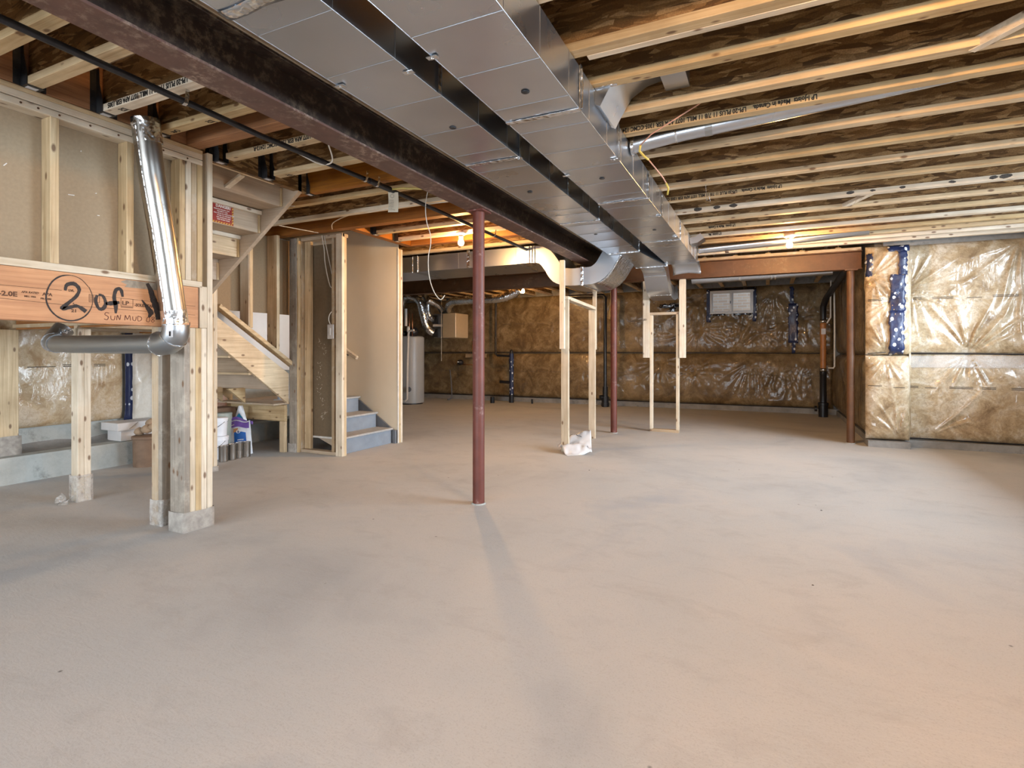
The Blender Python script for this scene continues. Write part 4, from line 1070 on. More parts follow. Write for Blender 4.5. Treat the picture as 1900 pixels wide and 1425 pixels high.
hand([(1.842, 1.350), (1.828, 1.354), (1.822, 1.342), (1.838, 1.330), (1.832, 1.314), (1.818, 1.318)])
hand([(1.850, 1.338), (1.852, 1.318), (1.866, 1.316), (1.870, 1.338)])
hand([(1.878, 1.314), (1.882, 1.342), (1.893, 1.318), (1.898, 1.346)])
hand([(1.918, 1.316), (1.921, 1.344), (1.931, 1.322), (1.942, 1.345), (1.947, 1.316)])
hand([(1.958, 1.340), (1.960, 1.320), (1.972, 1.318), (1.976, 1.340)])
hand([(1.984, 1.342), (1.986, 1.316), (2.002, 1.322), (2.002, 1.338), (1.984, 1.344)])
hand([(2.032, 1.334), (2.030, 1.318), (2.042, 1.314), (2.048, 1.330), (2.040, 1.342), (2.032, 1.334)])
hand([(2.070, 1.344), (2.058, 1.340), (2.062, 1.330), (2.072, 1.322), (2.064, 1.312), (2.056, 1.320), (2.066, 1.332), (2.074, 1.342)])
spray([(2.215, 1.325, 1), (2.215, 1.302, 1)], 0.005)
mb = MB().grid(lambda u, v: (FX+0.0004, 1.83+0.20*u+0.02*math.sin(v*7), 1.505+0.042*v), 6, 3)
mb.build('grey_weathering', flat('weathered_grey', (0.30, 0.25, 0.19), 0.8, var=0.3, scale=30), hd)

# built-up post under the header and the long stud beside it
bp_ = thing('built_up_post', (-3.37, 2.25, 0), 'thick built-up pine post under the right end of the orange header', 'post')
for k in range(4):
    board('ply', -3.440, XF-0.001*(k % 2), 2.180+0.038*k, 2.180+0.038*k+0.0372, 0.0, 1.290, bp_, ['grey', 'pale', 'pine', 'pale'][k])
board('long_stud', -3.388, XF, 2.334, 2.372, 0.0, 2.437, bp_, 'pale')
board('spacer', -3.388, XF, 2.282, 2.333, 1.291, 1.56, bp_, 'pale')
DUSTP = flat('mortar_dust', (0.36, 0.335, 0.30), 0.85, var=0.25, scale=22)
def boot(x0, x1, y0, y1, h, parent, seed=0, mat=None, name='dusty_wrap'):
    """thin plastic and mortar sleeve at the foot of a post"""
    per = [(x0, y0), (x1, y0), (x1, y1), (x0, y1)]
    mb = MB(); n = 24
    def f(u, v):
        k = u*4; i = int(k) % 4; t_ = k-int(k)
        a = per[i]; b = per[(i+1) % 4]
        x = a[0]+(b[0]-a[0])*t_; y = a[1]+(b[1]-a[1])*t_
        o = 0.001+0.003*abs(noise.noise(Vector((u*9, v*3, seed))))*(1.3-v)
        cx, cy_ = (x0+x1)/2, (y0+y1)/2
        d = Vector((x-cx, y-cy_)).normalized()*o*1.6
        top = h*(1+0.12*noise.noise(Vector((u*6, 1, seed))))
        return (x+d.x, y+d.y, v*top)
    mb.grid(f, n, 4)
    return mb.build(name, mat or film(), parent, smooth=True)
boot(-3.445, -3.295, 2.175, 2.377, 0.125, bp_, 1, DUSTP)
p2 = thing('built_up_post', (-3.62, 2.25, 0), 'narrower stained double stud directly behind the thick built-up post', 'post')
board('ply', -3.672, -3.604, 2.205, 2.243, 0, 1.30, p2, 'tan'); board('ply', -3.603, -3.565, 2.205, 2.295, 0, 1.30, p2, 'grey'); board('ply', -3.672, -3.604, 2.244, 2.282, 0, 1.30, p2, 'pine')
boot(-3.68, -3.56, 2.20, 2.30, 0.17, p2, 2)
p3_ = thing('built_up_post', (-4.76, 2.335, 0), 'pale double stud with crumpled plastic round its foot, left of the thick post', 'post')
board('ply', -4.806, -4.718, 2.290, 2.334, 0, 1.315, p3_, 'pale'); board('ply', -4.806, -4.718, 2.335, 2.380, 0, 1.315, p3_, 'pale')
boot(-4.815, -4.712, 2.282, 2.388, 0.20, p3_, 3)
mb = MB().grid(lambda u, v: (-4.84+0.16*u+0.02*math.sin(v*8), 2.24-0.05*v+0.02*math.sin(u*9), 0.005+0.07*(1-v)*(0.5+0.5*math.sin(u*6+2))), 9, 5)
mb.build('loose_film', film(), p3_, smooth=True)
# landing rim behind the posts
ld = thing('stair_landing', (-4.6, 2.9, 1.3), 'timber landing platform of the stair behind the orange header', 'platform')
board('rim_joist', -5.95, -3.70, 2.42, 2.46, 1.335, 1.56, ld, 'lvl'); board('ledger', -5.95, -3.70, 2.395, 2.419, 1.348, 1.378, ld, 'tan')
board('rim_joist', -5.95, -4.87, 3.40, 3.438, 1.335, 1.56, ld, 'lvl')
for x in (-5.9, -5.5, -5.1, -4.9): board('cross_joist', x, x+0.038, 2.461, 3.399, 1.335, 1.56, ld, 'tan')
MB().box(-5.95, -4.87, 2.39, 3.44, 1.561, 1.579).build('deck_board', OX, ld)
# wide board standing on the curb at the left edge
wb = thing('wide_board', (-6.0, 2.3, 0.232), 'wide knotty board at the left edge standing on the concrete curb', 'board')
board('plank', -6.06, -6.0, 2.16, 2.315, 0.235, 1.335, wb, 'pine'); board('plank', -6.06, -6.0, 2.318, 2.46, 0.235, 1.335, wb, 'pine')
boot(-6.065, -5.99, 2.15, 2.475, 0.40, wb, 5, DUSTP)

# ================================================================ STAIRS
uf = thing('upper_stair_flight', (-3.9, 2.8, 1.7), 'upper wooden stair flight seen from below with a red warning notice', 'stairs')
def zb(x): return 1.722+0.711*(x+4.415)
for y0 in (3.198, 2.40):
    MB().prism([(-5.0, max(1.30, zb(-5.0))), (-3.42, zb(-3.42)), (-3.42, ZS-0.002), (-3.60, ZS-0.002), (-5.0, zb(-5.0)+0.36)], 'y', y0, y0+0.040).build('stringer', lumber('x', 'ply'), uf, bevel=0.002)
rx = [(-3.600, 2.327), (-3.857, 2.136), (-4.113, 1.953), (-4.372, 1.772), (-4.63, 1.59)]
for k, (x, z) in enumerate(rx):
    MB().box(x-0.014, x, 2.441, 3.197, z, z+0.185).build('riser', lumber('y', 'ply' if k != 2 else 'pine'), uf, bevel=0.001)
    MB().box(x-0.265, x-0.016, 2.441, 3.197, z+0.001, z+0.026).build('tread', lumber('y', 'ply'), uf, bevel=0.002)
    board('glue_block', x+0.001, x+0.03, 2.60, 3.196, z+0.150, z+0.183, uf, 'pale') if k in (1, 2) else None
    board('corner_cleat', x-0.008, x+0.012, 3.178, 3.197, z, z+0.15, uf, 'pine')
MB().box(-3.60, -3.475, 2.441, 3.197, 2.513, 2.54).build('tread', lumber('y', 'ply'), uf)
board('opening_trim', -3.474, -3.455, 2.40, 3.0, ZJ-0.003, ZJ+0.012, uf, 'pine')
MB().beam((-3.46, 2.72, ZJ-0.01), (-3.62, 2.70, 2.345), 0.045, 0.018).build('temporary_brace', lumber('x', 'pale'), uf, bevel=0.002)
# warning notice
sx = -3.857+0.0015
RED = flat('sign_red', (0.30, 0.022, 0.012), 0.5, var=0.05); YEL = flat('sign_yellow', (0.62, 0.34, 0.05), 0.5, var=0.05); WHT = flat('sign_white', (0.75, 0.70, 0.66), 0.5)
sg = MB().box(sx, sx+0.0015, 2.752, 2.948, 2.142, 2.302).build('warning_sign', YEL, uf)
MB().box(sx+0.0016, sx+0.002, 2.766, 2.934, 2.155, 2.289).build('sign_panel', RED, sg)
mb = MB()
for k in range(9):
    y = 2.756+k*0.0225
    for z0, z1 in ((2.290, 2.3015), (2.1425, 2.154)): mb.add([(sx+0.0018, y, z0), (sx+0.0018, y+0.010, z0), (sx+0.0018, min(2.948, y+0.018), z1), (sx+0.0018, y+0.008, z1)], [(0, 1, 2, 3)])
for k in range(7):
    z = 2.145+k*0.022
    for y0, y1 in ((2.7525, 2.765), (2.935, 2.9475)): mb.add([(sx+0.0018, y0, z), (sx+0.0018, y1, z+0.007), (sx+0.0018, y1, z+0.016), (sx+0.0018, y0, z+0.009)], [(0, 1, 2, 3)])
mb.build('hazard_stripes', RED, sg)
def sgn(s, y, z, size, b=0.0): lettering(s, size, (sx+0.0024, y, z), (0, 1, 0), (0, 0, 1), sg, WHT, b)
sgn('DANGER!', 2.794, 2.264, 0.030, 0.0012)
for k, s_ in enumerate(['PERSONS FALLING AND', 'PROPERTY CAN', 'FALL FROM AN UNPROTECTED', 'STAIRS OR OPENING', 'USE HANDRAILS AND', 'KEEP STAIRS CLEAR']):
    sgn(s_, 2.778+(0.006 if k % 2 else 0)+0.022*(len(s_) < 18), 2.245-k*0.0155, 0.0125, 0.0003)

lf = thing('lower_stair_flight', (-5.4, 4.0, 0.5), 'lower wooden stair flight falling to the right behind the pine posts', 'stairs')
for x0 in (-4.988, -5.93):
    MB().prism([(3.44, 1.352), (4.497, 0.548), (4.497, 0.895), (3.44, 1.60)], 'x', x0, x0+0.038).build('stringer', lumber('y', 'pine'), lf, bevel=0.002)
for k, (y, z) in enumerate(((3.53, 1.29), (3.77, 1.11), (4.01, 0.93), (4.25, 0.735))):
    board('riser', -5.89, -4.99, y, y+0.016, z-0.005, z+0.178, lf, 'ply')
    MB().box(-5.89, -4.99, y+0.017, y+0.255, z-0.012, z+0.012).build('tread', lumber('x', 'ply'), lf)
for x in (-5.80, -5.42):
    MB().prism([(4.27, 0.56), (4.27, 0.735), (4.05, 0.735)], 'x', x, x+0.038).build('middle_stringer', lumber('y', 'pine'), lf, bevel=0.001)
for k, y in enumerate((3.80, 4.04)):
    board('tread_cleat', -5.75, -4.99, y-0.04, y-0.005, 1.11-0.185*k-0.03, 1.11-0.185*k-0.006, lf, 'pine')
MB().box(-5.90, -4.955, 4.29, 5.50, 0.545, 0.563).build('winder_platform', lumber('x', 'tan'), lf, bevel=0.002)
board('platform_beam', -5.85, -4.955, 4.44, 4.478, 0.352, 0.538, lf, 'pine')
board('platform_beam', -5.90, -4.955, 5.44, 5.478, 0.352, 0.538, lf, 'pine')
board('short_post', -5.035, -4.957, 4.438, 4.478, 0.0, 0.350, lf, 'pine')
mb = MB().beam((-4.945, 3.60, 1.602), (-4.945, 4.56, 0.975), 0.089, 0.040)
mb.build('raked_plate', lumber('y', 'pine'), lf, bevel=0.003)
# steps that come out through the doorway, painted grey
gs = thing('grey_steps', (-4.5, 5.0, 0), 'three grey painted steps coming out of the stair opening', 'stairs')
for k, (x, z) in enumerate(((-4.262, 0.0), (-4.50, 0.19), (-4.785, 0.38))):
    x1 = (-4.50, -4.785, -5.35)[k]
    MB().box(x-0.018, x, 4.645, 5.47, z+0.001, z+0.168).build('riser', GREY_PAINT, gs, bevel=0.001)
    MB().box(x1-0.02, x+0.026, 4.645, 5.485, z+0.169, z+0.193).build('tread', GREY_DUST, gs, bevel=0.006)
MB().box(-5.30, -5.28, 4.645, 5.47, 0.573, 0.75).build('riser', GREY_PAINT, gs)
MB().prism([(-5.35, 0.0), (-4.235, 0.0), (-4.235, 0.16), (-4.79, 0.524), (-5.10, 0.534), (-5.35, 0.72)], 'y', 5.486, 5.505).build('skirt_board', GREY_DARK, gs, bevel=0.001)
MB().box(-4.236, -4.20, 5.47, 5.55, 0.0, 0.165).build('skirt_end', GREY_DARK, gs)
# closet and opening framing
wc_ = structure(MB().box(-4.735, -4.275, 4.625, 4.638, 0.165, 2.36).build('wall_closet', DRY_DARK))
board('bottom_plate', -4.80, -4.274, 4.530, 4.618, 0.001, 0.038, wc_, 'tan')
board('top_plate', -4.80, -4.182, 4.530, 4.618, 2.40, 2.437, wc_, 'tan')
board('big_post', -4.950, -4.838, 4.500, 4.620, 0.0, 2.437, wc_, 'grey', 0.004)
board('stud', -4.836, -4.812, 4.505, 4.60, 0.0, 2.437, wc_, 'pine')
board('stud', -4.790, -4.700, 4.576, 4.615, 0.039, 2.399, wc_, 'pine')
board('stud', -4.812, -4.795, 4.54, 4.61, 0.039, 2.399, wc_, 'tan')
board('stud', -4.345, -4.308, 4.535, 4.622, 0.039, 2.399, wc_, 'tan')
board('corner_stud', -4.272, -4.182, 4.520, 4.558, 0.0, 2.437, wc_, 'pale')
board('corner_stud', -4.272, -4.186, 4.5595, 4.597, 0.0, 2.437, wc_, 'pine')
MB().box(-4.72, -4.345, 4.616, 4.624, 0.165, 0.185).build('paper_edge', flat('white_paper_edge', (0.62, 0.60, 0.56), 0.8), wc_)
MB().prism([(-4.66, 0.155), (-4.30, 0.155), (-4.30, 0.02)], 'y', 4.66, 4.675).build('stringer_offcut', lumber('x', 'ply'), wc_)
boot(-4.96, -4.84, 4.495, 4.60, 0.10, wc_, 8, DUSTP)
mb = MB()
for (x, z, r) in ((-4.62, 0.85, 0.035), (-4.60, 0.72, 0.03), (-4.57, 0.60, 0.025), (-4.55, 1.15, 0.03), (-4.60, 0.95, 0.03), (-4.52, 0.45, 0.02), (-4.58, 0.40, 0.015), (-4.61, 1.25, 0.02)):
    for k in range(9):
        a = R.random()*6.28; q = r*R.random()*1.4; l = 0.004+0.02*R.random(); b = R.random()*3
        mb.beam((x+q*math.cos(a), 4.6245, z+2*q*math.sin(a)), (x+q*math.cos(a)+l*math.cos(b), 4.6245, z+2*q*math.sin(a)+l*math.sin(b)), 0.0025, 0.003)
sp_ = mb.build('plaster_splash', flat('pale_splash', (0.50, 0.44, 0.35), 0.8), wc_); sp_['kind'] = 'stuff'
# studs behind the raked plate and the sheets beyond
ws = structure(MB().box(-5.075, -5.062, 3.45, 4.62, 1.575, ZJ-0.001).build('wall_stair_centre', DRY_MID))
board('stud', -5.060, -4.905, 3.945, 3.983, 1.395, 2.437, ws, 'pine'); board('stud', -5.035, -4.905, 3.930, 3.944, 1.41, 2.437, ws, 'tan')
board('stud', -5.060, -4.905, 4.29, 4.328, 1.165, 2.437, ws, 'pine')
wq = structure(MB().box(-5.985, -5.955, 4.15, 5.60, 0.90, ZJ-0.001).build('wall_stair_outer', WHITE_PAINT))
# cream drywall beyond the opening
wo = structure(MB().prism([(-5.95, 0.72), (-5.35, 0.722), (-5.10, 0.537), (-4.79, 0.527), (-4.235, 0.163), (-4.182, 0.163), (-4.182, ZJ-0.002), (-4.182, ZS-0.003), (-5.95, ZS-0.003)], 'y', 5.507, 5.520).build('wall_stair_opening', DRY_CREAM))
board('end_stud', -4.272, -4.180, 5.560, 5.598, 0.0, 2.437, wo, 'pale'); board('end_stud', -4.272, -4.182, 5.5225, 5.559, 0.0, 2.437, wo, 'pine')
board('stud', -4.80, -4.76, 5.522, 5.60, 0.0, 2.437, wo, 'pine'); board('stud', -5.3, -5.26, 5.522, 5.60, 0.0, 2.437, wo, 'pine')
MB().box(-4.186, -4.1795, 5.500, 5.524, 0.0, ZJ-0.003).build('corner_edge', flat('white_paper_edge', (0.62, 0.60, 0.56), 0.8), wo)
hr = thing('handrail', (-4.85, 5.42, 1.1), 'end of a pale wooden handrail on the cream drywall', 'handrail')
MB().beam((-5.05, 5.44, 1.215), (-4.775, 5.44, 1.062), 0.04, 0.055).build('rail', lumber('x', 'pale'), hr, bevel=0.012)
MB().tube([(-4.98, 5.50, 1.10), (-4.98, 5.45, 1.12), (-4.98, 5.44, 1.16)], 0.008, 8).build('bracket', HANGER, hr)
eb_ = thing('electrical_box', (-4.34, 4.51, 1.285), 'grey switch box fixed to the closet stud with a loop of cable', 'switch box')
MB().box(-4.392, -4.300, 4.515, 4.534, 1.285, 1.446).build('cover_plate', flat('grey_plate', (0.52, 0.52, 0.52), 0.4, 0.3), eb_, bevel=0.006)
MB().box(-4.355, -4.337, 4.509, 4.515, 1.325, 1.405).build('switch', WHITE_PVC, eb_, bevel=0.002)
MB().box(-4.38, -4.312, 4.534, 4.57, 1.295, 1.435).build('back_box', HANGER, eb_)
cable([(-4.36, 4.53, 1.446), (-4.372, 4.52, 1.50), (-4.36, 4.525, 1.56), (-4.335, 4.55, 1.60)], 'short cable loop rising from the grey switch box', 0.005)
cable([(-4.455, 4.50, 2.43), (-4.47, 4.55, 2.30), (-4.475, 4.57, 2.15), (-4.45, 4.58, 2.0), (-4.41, 4.58, 1.88), (-4.37, 4.59, 1.78), (-4.355, 4.60, 1.2), (-4.33, 4.62, 0.9)], 'long white cable hanging inside the closet frame', 0.0055)
cable([(-4.44, 4.52, 2.43), (-4.42, 4.55, 2.25), (-4.385, 4.57, 2.05), (-4.36, 4.58, 1.92), (-4.352, 4.59, 1.7)], 'second thinner cable beside the closet stud', 0.0045)
# landing post between flights
lpst = thing('built_up_post', (-4.81, 3.44, 0), 'knotty double stud carrying the stair landing, right of the thick post', 'post')
board('ply', -4.862, -4.772, 3.402, 3.440, 0, 1.86, lpst, 'pine'); board('ply', -4.862, -4.772, 3.441, 3.479, 0, 1.80, lpst, 'pale')
boot(-4.868, -4.766, 3.396, 3.485, 0.05, lpst, 9, DUSTP)

# ================================================================ BULKHEAD FRAMES
def frame_y(label):
    t = thing('timber_frame', (-2.1, 6.4, 0), label, 'frame')
    board('upright', -2.140, -2.052, 5.845, 5.883, 0.0, 1.74, t, 'pale'); board('upright', -2.140, -2.052, 6.900, 6.938, 0.0, 1.70, t, 'pale')
    board('top_rail', -2.140, -2.052, 5.845, 6.938, 1.7405, 1.779, t, 'pale') if False else None
    MB().beam((-2.096, 5.845, 1.762), (-2.096, 6.94, 1.722), 0.088, 0.038).build('top_rail', lumber('y', 'pale'), t, bevel=0.002)
    board('hanger_board', -2.145, -2.088, 5.805, 5.843, 1.175, 2.190, t, 'pale')
    board('hanger_board', -2.100, -2.052, 6.945, 6.983, 1.175, 2.190, t, 'pale')
    return t
frame_y('narrow pale timber frame under the brown beam with clear film at its foot')
f2 = thing('timber_frame', (-1.33, 7.92, 0), 'small pale timber frame standing under the rusty cross beam', 'frame')
for a, b, yy in ((-1.535, -1.497, 7.90), (-1.168, -1.130, 7.90)): board('upright', a, b, yy, yy+0.088, 0.039, 1.676, f2, 'pale')
board('top_rail', -1.548, -1.118, 7.90, 7.988, 1.677, 1.714, f2, 'tan'); board('bottom_rail', -1.535, -1.130, 7.90, 7.988, 0.0, 0.038, f2, 'tan')
board('hanger_board', -1.628, -1.538, 7.88, 7.915, 1.062, 2.168, f2, 'pale'); board('hanger_board', -1.122, -1.033, 7.88, 7.915, 1.062, 2.168, f2, 'pale')
lettering('JSD', 0.035, (-1.622, 7.8785, 1.60), (1, 0, 0), (0, 0, 1), f2, bold=0.0005)
# crumpled film at the foot of the first frame
mb = MB()
def cf(u, v):
    p = Vector((-2.20, 5.88, 0)).lerp(Vector((-1.90, 6.20, 0)), u); q = Vector((-1.99, 5.62, 0)).lerp(Vector((-1.76, 5.80, 0)), u)
    x = q.lerp(p, v); z = 0.20*math.sin(min(1, v*1.05)*PI*0.55)*(0.35+0.75*u) - 0.03*math.sin(v*9+u*5)+0.02*noise.noise(Vector((u*6, v*6, 2)))
    return (x.x, x.y, max(0.003, z))
mb.grid(cf, 22, 16)
FILMW = flat('white_film', (0.66, 0.665, 0.68), 0.25, var=0.05, coat=0.8)
cfilm = tag(mb.build('plastic_film', FILMW, smooth=True, solid=0.0015), 'crumpled white plastic film lying against the foot of the narrow timber frame', 'film')
mb = MB()
pts = [cf(0.55+0.02*k, 0.86-0.03*k) for k in range(8)]
mb.tube([(p[0], p[1]-0.004, p[2]+0.003) for p in pts], 0.003, 5); 
pts = [cf(0.85+0.01*k, 0.30-0.02*k) for k in range(5)]
mb.tube([(p[0], p[1]-0.004, p[2]+0.003) for p in pts], 0.003, 5)
mb.build('printed_mark', INK, cfilm)

# ================================================================ BACK: PLUMBING AND UTILITIES
def pipe(pts, r, label, mat=BLACK_PIPE, name='drain_pipe', fit=()):
    t = thing(name, pts[0], label, 'pipe')
    MB().tube(pts, r, 16).build('pipe_run', mat, t, smooth=True, autosm=50)
    for (x, y, z0, z1, rr) in fit: MB().lathe((x, y, 0), [(rr, z0), (rr, z1)], 16).build('fitting', mat, t, smooth=True, autosm=40)
    return t
pd = pipe([(-5.66, 11.1, 2.28), (-5.66, 11.1, 1.11), (-5.62, 11.1, 1.075), (-5.30, 11.1, 1.06)], 0.026, 'thin black vent pipe stepping over to the dotted drain pipe on the far wall')
pe = pipe([(-5.27, 11.12, 1.12), (-5.27, 11.12, 0.0)], 0.050, 'thick black drain pipe with white dots on the far wall, behind the nearest post', TAPE, fit=[(-5.27, 11.12, 0.9, 1.02, 0.055)])
MB().tube([(-5.55, 11.1, 0.47), (-5.30, 11.1, 0.46)], 0.035, 12).build('branch_stub', BLACK_PIPE, pe, smooth=True, autosm=50)
MB().lathe((-5.27, 11.12, 0), [(0.03, 1.11), (0.045, 1.13), (0.035, 1.19), (0.01, 1.21)], 12).build('vent_tip', BLACK_PIPE, pe, smooth=True)
MB().lathe((-5.27, 11.12, 0), [(0.056, 0.0), (0.056, 0.18)], 14).build('fitting', BLACK_PIPE, pe, smooth=True, autosm=40)
tag(MB().lathe((-5.62, 10.85, 0), [(0.05, 0), (0.052, 0.14), (0.042, 0.145)], 14).build('pipe_stub', BLACK_PIPE, smooth=True, autosm=40), 'stubby black pipe end sticking out of the floor left of the dotted drain', 'pipe')
tag(MB().lathe((-4.75, 11.1, 0), [(0.022, 0), (0.022, 0.10)], 12).build('pipe_stub', BLACK_PIPE, smooth=True, autosm=40), 'tiny black pipe end sticking out of the floor right of the dotted drain', 'pipe')
pf = pipe([(-3.9, 11.1, 2.35), (-3.12, 11.1, 2.34), (-3.08, 11.1, 2.30), (-3.08, 11.1, 0.3)], 0.036, 'tall black stack pipe with a cleanout foot left of the second post', fit=[(-3.08, 11.1, 0.18, 0.42, 0.055), (-3.08, 11.1, 0.0, 0.22, 0.075), (-3.08, 11.1, 0.02, 0.08, 0.085)])
MB().tube([(-3.08, 11.1, 0.20), (-3.17, 11.02, 0.20)], 0.05, 14).build('cleanout', BLACK_PIPE, pf, smooth=True, autosm=50)
# orange flexible standpipe in the alcove
ps = thing('sump_standpipe', (0.895, 11.0, 0), 'black and ribbed orange standpipe in the corner of the alcove', 'pipe')
MB().lathe((0.895, 11.0, 0), [(0.075, 0), (0.075, 0.20), (0.085, 0.205), (0.085, 0.25), (0.055, 0.26), (0.052, 0.74), (0.058, 0.75), (0.058, 0.80)], 20).build('lower_pipe', BLACK_PIPE, ps, smooth=True, autosm=40)
MB().tube([(0.80, 11.0, 0.14), (0.76, 11.0, 0.14)], 0.05, 14).build('cleanout', BLACK_PIPE, ps, smooth=True, autosm=50)
prof = [(0.05, 0.80)]
for k in range(30): prof += [(0.052 if k % 2 else 0.043, 0.81+k*0.028)]
MB().lathe((0.895, 11.0, 0), prof+[(0.05, 1.66)], 18).build('ribbed_hose', flat('orange_ribbed_hose', (0.42, 0.17, 0.05), 0.4), ps, smooth=True)
for z in (0.80, 1.66): MB().lathe((0.895, 11.0, 0), [(0.056, z), (0.058, z+0.03), (0.056, z+0.06)], 18).build('metal_clamp', GF, ps, smooth=True)
MB().tube([(0.895, 11.0, 1.70), (0.895, 11.0, 1.95), (0.93, 10.9, 2.08), (0.99, 10.5, 2.20), (1.02, 9.6, 2.29), (1.03, 8.3, 2.36)], 0.050, 16).build('upper_pipe', BLACK_PIPE, ps, smooth=True, autosm=50)
MB().box(0.86, 0.93, 10.943, 10.946, 1.46, 1.56).build('label_sticker', flat('white_sticker', (0.7, 0.7, 0.72), 0.5), ps)
pw = thing('white_tubing', (1.0, 10.8, 0.9), 'thin white tubing beside the ribbed orange standpipe', 'pipe')
MB().tube([(1.02, 10.2, 2.30), (1.04, 10.75, 2.20), (1.05, 10.8, 1.6), (1.05, 10.8, 0.90), (1.03, 10.8, 0.87), (0.97, 10.9, 0.87)], 0.014, 10).build('tube_run', WHITE_PVC, pw, smooth=True, autosm=50)
MB().tube([(0.95, 10.3, 2.32), (0.99, 10.8, 2.05), (1.0, 10.9, 1.75), (0.95, 10.95, 1.66)], 0.013, 10).build('tube_run', WHITE_PVC, pw, smooth=True, autosm=50)
# black tape cross on the far wall under the gooseneck
BT = flat('black_glossy_film', (0.012, 0.013, 0.018), 0.12, var=0.2, coat=1.0)
fu_s.patch('black_tape', BT, wall_far, fu(-2.02), fu(-1.58), 2.06, 2.13, 0.03, 0.02, 8, 4, 51)
fu_s.patch('black_tape', BT, wall_far, fu(-1.80), fu(-1.70), 1.93, 2.16, 0.034, 0.02, 4, 8, 52)

# water heater
wh = thing('water_heater', (-7.12, 10.2, 0), 'tall grey water heater tank at the back left behind the cream wall', 'water heater')
WHM = flat('grey_enamel', (0.34, 0.36, 0.37), 0.35, var=0.05, scale=3)
wx, wy = -7.21, 9.95
MB().lathe((wx, wy, 0.03), [(0.30, 0), (0.30, 1.42), (0.295, 1.45), (0.26, 1.475)], 36).build('tank', WHM, wh, smooth=True, autosm=40)
MB().lathe((wx, wy, 0.0), [(0.27, 0), (0.27, 0.03)], 28).build('base_ring', HANGER, wh)
MB().lathe((wx+0.12, wy-0.1, 1.50), [(0.12, 0), (0.13, 0.10), (0.10, 0.19)], 18).build('burner_hood', BLACK_PIPE, wh, smooth=True)
MB().lathe((wx-0.12, wy-0.1, 1.50), [(0.10, 0), (0.10, 0.12)], 18).build('burner_hood', BLACK_PIPE, wh, smooth=True)
MB().tube([(wx+0.19, wy-0.33, 0.34), (wx+0.16, wy-0.30, 0.34)], 0.055, 16).build('drain_valve', BLACK_PIPE, wh)
for x, z1 in ((-7.28, 2.42), (-7.10, 2.0), (-7.02, 2.0)): MB().tube([(x, 9.75, 1.50), (x+0.004, 9.75, z1)], 0.011, 8).build('copper_pipe', COPPER, wh, smooth=True)
MB().tube([(-7.17, 9.72, 1.72), (-7.17, 9.72, 2.1)], 0.03, 12).build('white_vent', WHITE_PVC, wh, smooth=True, autosm=50)
pv = thing('discharge_pipe', (-6.95, 9.5, 0.05), 'cream plastic discharge pipe leaning down the front of the water heater', 'pipe')
MB().tube([(-6.80, 9.50, 1.62), (-6.93, 9.50, 1.60), (-6.96, 9.52, 1.50), (-7.0, 9.54, 0.9), (-7.02, 9.56, 0.14), (-7.06, 9.56, 0.10), (-7.3, 9.58, 0.10)], 0.024, 12).build('pipe_run', WHITE_PVC, pv, smooth=True, autosm=50)
MB().lathe((-6.945, 9.5, 1.58), [(0.03, 0), (0.035, 0.03), (0.035, 0.09), (0.02, 0.12)], 12).build('fitting', WHITE_PVC, pv, smooth=True)
# heat recovery ventilator
hv_ = thing('ventilator_box', (-6.45, 10.4, 1.46), 'beige metal ventilator box hanging on the far wall at the back left', 'ventilator')
MB().box(-6.535, -6.19, 10.2, 10.75, 1.465, 2.01).build('casing', flat('beige_sheet_metal', (0.50, 0.40, 0.26), 0.4, 0.2, var=0.04), hv_, bevel=0.01)
MB().box(-6.80, -6.537, 10.25, 10.75, 1.47, 2.01).build('side_panel', GD, hv_, bevel=0.01)
MB().box(-6.80, -6.54, 10.22, 10.25, 1.72, 1.77).build('latch_strip', WHITE_PVC, hv_)
for (x, z) in ((-6.72, 1.88), (-6.72, 1.58)): MB().tube([(x-0.05, 10.18, z), (x+0.05, 10.22, z)], 0.095, 18).build('collar', BLACK_PIPE, hv_)
MB().box(-6.56, -6.555, 10.19, 10.2, 0.95, 2.44).build('hanging_wire', CABLE, hv_)
def flex(pts, r, label, mat, ribs=True, pitch=0.028):
    P = []
    Q = [Vector(p) for p in pts]
    for i in range(len(Q)-1):
        a = Q[max(i-1, 0)]; b = Q[i]; c = Q[i+1]; d = Q[min(i+2, len(Q)-1)]
        for k in range(10):
            t_ = k/10; P.append(0.5*((2*b)+(c-a)*t_+(2*a-5*b+4*c-d)*t_*t_+(3*b-a-3*c+d)*t_**3))
    P.append(Q[-1])
    L = [P[0]]; acc = 0; out = [P[0]]
    for a, b in zip(P[:-1], P[1:]):
        n = max(1, int((b-a).length/pitch+0.5))
        for k in range(1, n+1): out.append(a.lerp(b, k/n))
    rs = [r*(1.0 if k % 2 else 0.86) if ribs else r*(0.9+0.16*noise.noise(Vector((k*0.9, 1, 2)))) for k in range(len(out))]
    return tag(MB().tube(out, rs, 16).build('flexible_duct', mat, smooth=True), label, 'duct')
flex([(-7.45, 9.9, 2.1), (-7.35, 9.9, 2.33), (-7.15, 9.9, 2.38), (-6.98, 9.95, 2.27), (-6.92, 10.0, 2.0), (-6.87, 10.05, 1.75), (-6.80, 10.1, 1.62), (-6.74, 10.15, 1.58)], 0.082, 'ribbed silver flexible duct arching down to the lower port of the beige ventilator', GF)
flex([(-6.95, 10.1, 2.42), (-6.86, 10.1, 2.30), (-6.86, 10.1, 2.1), (-6.83, 10.12, 1.95), (-6.77, 10.15, 1.89), (-6.72, 10.17, 1.88)], 0.075, 'short ribbed silver flexible duct into the upper port of the beige ventilator', GF)
